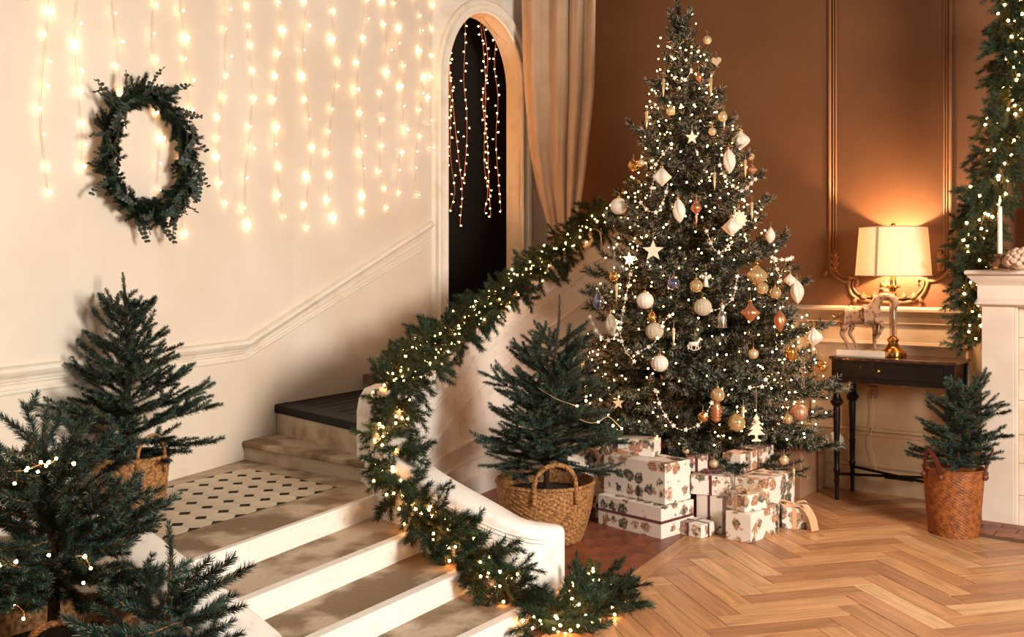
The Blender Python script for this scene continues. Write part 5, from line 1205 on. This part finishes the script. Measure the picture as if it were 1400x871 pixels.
# ------------------------------------------------------------------ presents
def present(cx, cy, z0, ang, sx, sy, sz, label, ribbon=None, bow=None, name='gift_box', tilt=0., rib_y=True, rib_x=True, cat='present', hband=None):
    root = empty(name, (cx, cy, z0), label, cat, 'wrapped presents under the tree', rz=ang)
    if tilt: root.rotation_euler = (tilt, 0, ang)
    MB().box((0, 0, sz/2), (sx, sy, sz)).build('wrapping', M['wrap'], root, world=False, bevel=.0025)
    if ribbon:
        m = M[ribbon]; wd_ = .014 if ribbon == 'wine' else .022; e = .0016
        def band(ax, off=0.):
            if ax == 'x': MB().box((off, 0, sz+e/2), (wd_, sy+2*e, e)).box((off, -sy/2-e/2, sz/2), (wd_, e, sz)).box((off, sy/2+e/2, sz/2), (wd_, e, sz)).build('ribbon', m, root, world=False)
            if ax == 'y': MB().box((0, off, sz+e*1.5), (sx+2*e, wd_, e)).box((-sx/2-e/2, off, sz/2), (e, wd_, sz)).box((sx/2+e/2, off, sz/2), (e, wd_, sz)).build('ribbon', m, root, world=False)
            if ax == 'h':
                mb = MB(); zz = sz*.52
                for s in (-1, 1): mb.box((s*(sx/2+e/2), 0, zz), (e, sy+2*e, wd_)); mb.box((0, s*(sy/2+e/2), zz), (sx+2*e, e, wd_))
                mb.build('ribbon', m, root, world=False)
        if rib_x: band('x', 0)
        if rib_y: band('y', 0)
        if hband: band('h')
    if bow: make_bow(root, (0, 0, sz), bow, M[ribbon or 'satin'], .022 if ribbon != 'wine' else .013)
    return root
def ribbon_strip(pts, w_, m, root, name, side=(0, 0, 1)):
    a = spline([tuple(p) for p in pts], 6); mb = MB(); n = len(a); sd = Vector(side)
    for i in range(n):
        t = Vector(a[min(i+1, n-1)]-a[max(i-1, 0)]).normalized(); s = (sd-t*sd.dot(t)); s = s.normalized()*w_/2 if s.length > 1e-4 else t.orthogonal().normalized()*w_/2
        nr = t.cross(s).normalized()*.0008; p = Vector(a[i]); mb.v += [tuple(p-s-nr), tuple(p+s-nr), tuple(p+s+nr), tuple(p-s+nr)]
        if i: b = len(mb.v)-8; mb.f += [(b+k, b+(k+1) % 4, b+4+(k+1) % 4, b+4+k) for k in range(4)]; mb.m += [0]*4
    mb.f += [(0, 1, 2, 3), (4*n-4, 4*n-1, 4*n-2, 4*n-3)]; mb.m += [0, 0]; mb.build(name, m, root, smooth=True, world=False, angle=50)
def make_bow(root, o, s, m, w_):
    o = Vector(o); bw_ = root
    for sg in (-1, 1):
        ribbon_strip([o+Vector((0, 0, .004)), o+Vector((sg*.35*s, -.06*s, .32*s)), o+Vector((sg*.85*s, -.1*s, .42*s)), o+Vector((sg*s, -.12*s, .2*s)), o+Vector((sg*.6*s, -.1*s, .06*s)), o+Vector((0, -.02*s, .012))], w_, m, root, 'bow_loop', (0, 1, .2))
        ribbon_strip([o+Vector((0, 0, .006)), o+Vector((sg*.3*s, -.4*s, .08*s)), o+Vector((sg*.62*s, -.75*s, .02)), o+Vector((sg*.8*s, -1.0*s, .012))], w_, m, root, 'bow_tail', (.5, .4, .2))
    MB().ball(o+Vector((0, 0, .008)), w_*.55, 10).build('bow_knot', m, root, smooth=True, world=False)
aF = math.atan2(-.73, .69)               # direction of the left-hand stack's front faces
def corner(near, ang, sx, sy):           # centre of a box whose nearest corner and front direction (leading to the near corner) are given
    d = Vector((math.cos(ang), math.sin(ang))); n = Vector((-d.y, d.x)); return near-d*sx/2+n*sy/2
cB = corner(Vector((.745, 4.97)), aF, .42, .27); present(cB.x, cB.y, 0, aF, .42, .27, .158, 'flat wide present with a dark red band, lowest of the left stack', 'wine', rib_y=False, rib_x=False, hband=True)
cA = corner(Vector((.772, 5.02)), aF, .41, .215); present(cA.x, cA.y, .1595, aF, .41, .215, .205, 'largest present without ribbon, resting on the flat wide one')
cC = cA+Vector((-.03, .07)); present(cC.x, cC.y, .366, aF+.35, .20, .13, .085, 'small present on top of the largest one, half under the branches')
present(.42, 5.50, 0, -.25, .20, .16, .37, 'tall narrow present behind the seagrass basket')
present(.935, 5.085, 0, aF-.0, .165, .125, .066, 'smallest flat present with a dark red cross ribbon, in front on the floor', 'wine')
present(1.07, 5.185, 0, math.radians(-42), .15, .17, .186, 'upright present with a dark red ribbon beneath the ribboned white one', 'wine', rib_y=False)
present(1.045, 5.185, .1875, math.radians(-20), .20, .15, .10, 'white present with a dark red cross ribbon and bow on the upright present', 'wine', bow=.05)
present(.975, 5.245, .2895, math.radians(-15), .11, .07, .085, 'tiny present with a dark red ribbon leaning on top at the back', 'wine', rib_y=False, tilt=.0)
aK = math.atan2(.23, .20)
cK = Vector((1.174, 4.89))+Vector((math.cos(aK), math.sin(aK)))*.155+Vector((-math.sin(aK), math.cos(aK)))*.07
present(cK.x+.0, cK.y+.0, 0, aK, .31, .14, .142, 'wide low present at the front, under the one with the peach bow')
present(1.185, 5.03, .1435, math.radians(32), .155, .13, .082, 'small present with a peach satin bow on the wide low one', 'satin', bow=.075, rib_x=False)
present(1.345, 5.29, 0, math.radians(48), .34, .17, .262, 'large present turned away behind the one with the peach bow')
present(1.30, 5.47, .2635, math.radians(50), .40, .11, .10, 'long white present with a dark red ribbon lying on the large turned one', 'wine', rib_y=False)
present(1.475, 5.22, 0, math.radians(-10), .125, .10, .108, 'small present with draping peach ribbon tails at the right end of the pile', 'satin', bow=.07, rib_y=False)
rt = bpy.data.objects.get('gift_box.012')
ribbon_strip([(0.0, -.0, .112), (.05, -.05, .118), (.085, -.075, .07), (.10, -.09, .005)], .055, M['satin'], rt, 'ribbon_tail', (.7, .7, .15))
ct = empty('glitter_cone_tree', P(831, 584, 5.24), 'little silver glitter cone tree standing on the presents', 'ornament')
scn = SH['cone_tree'](); o = link('body', scn.mesh('body', M['silver']), ct, scale=.042)
ct.location.z = .366+.042*3.6; ct.location.x = .50; ct.location.y = 5.29
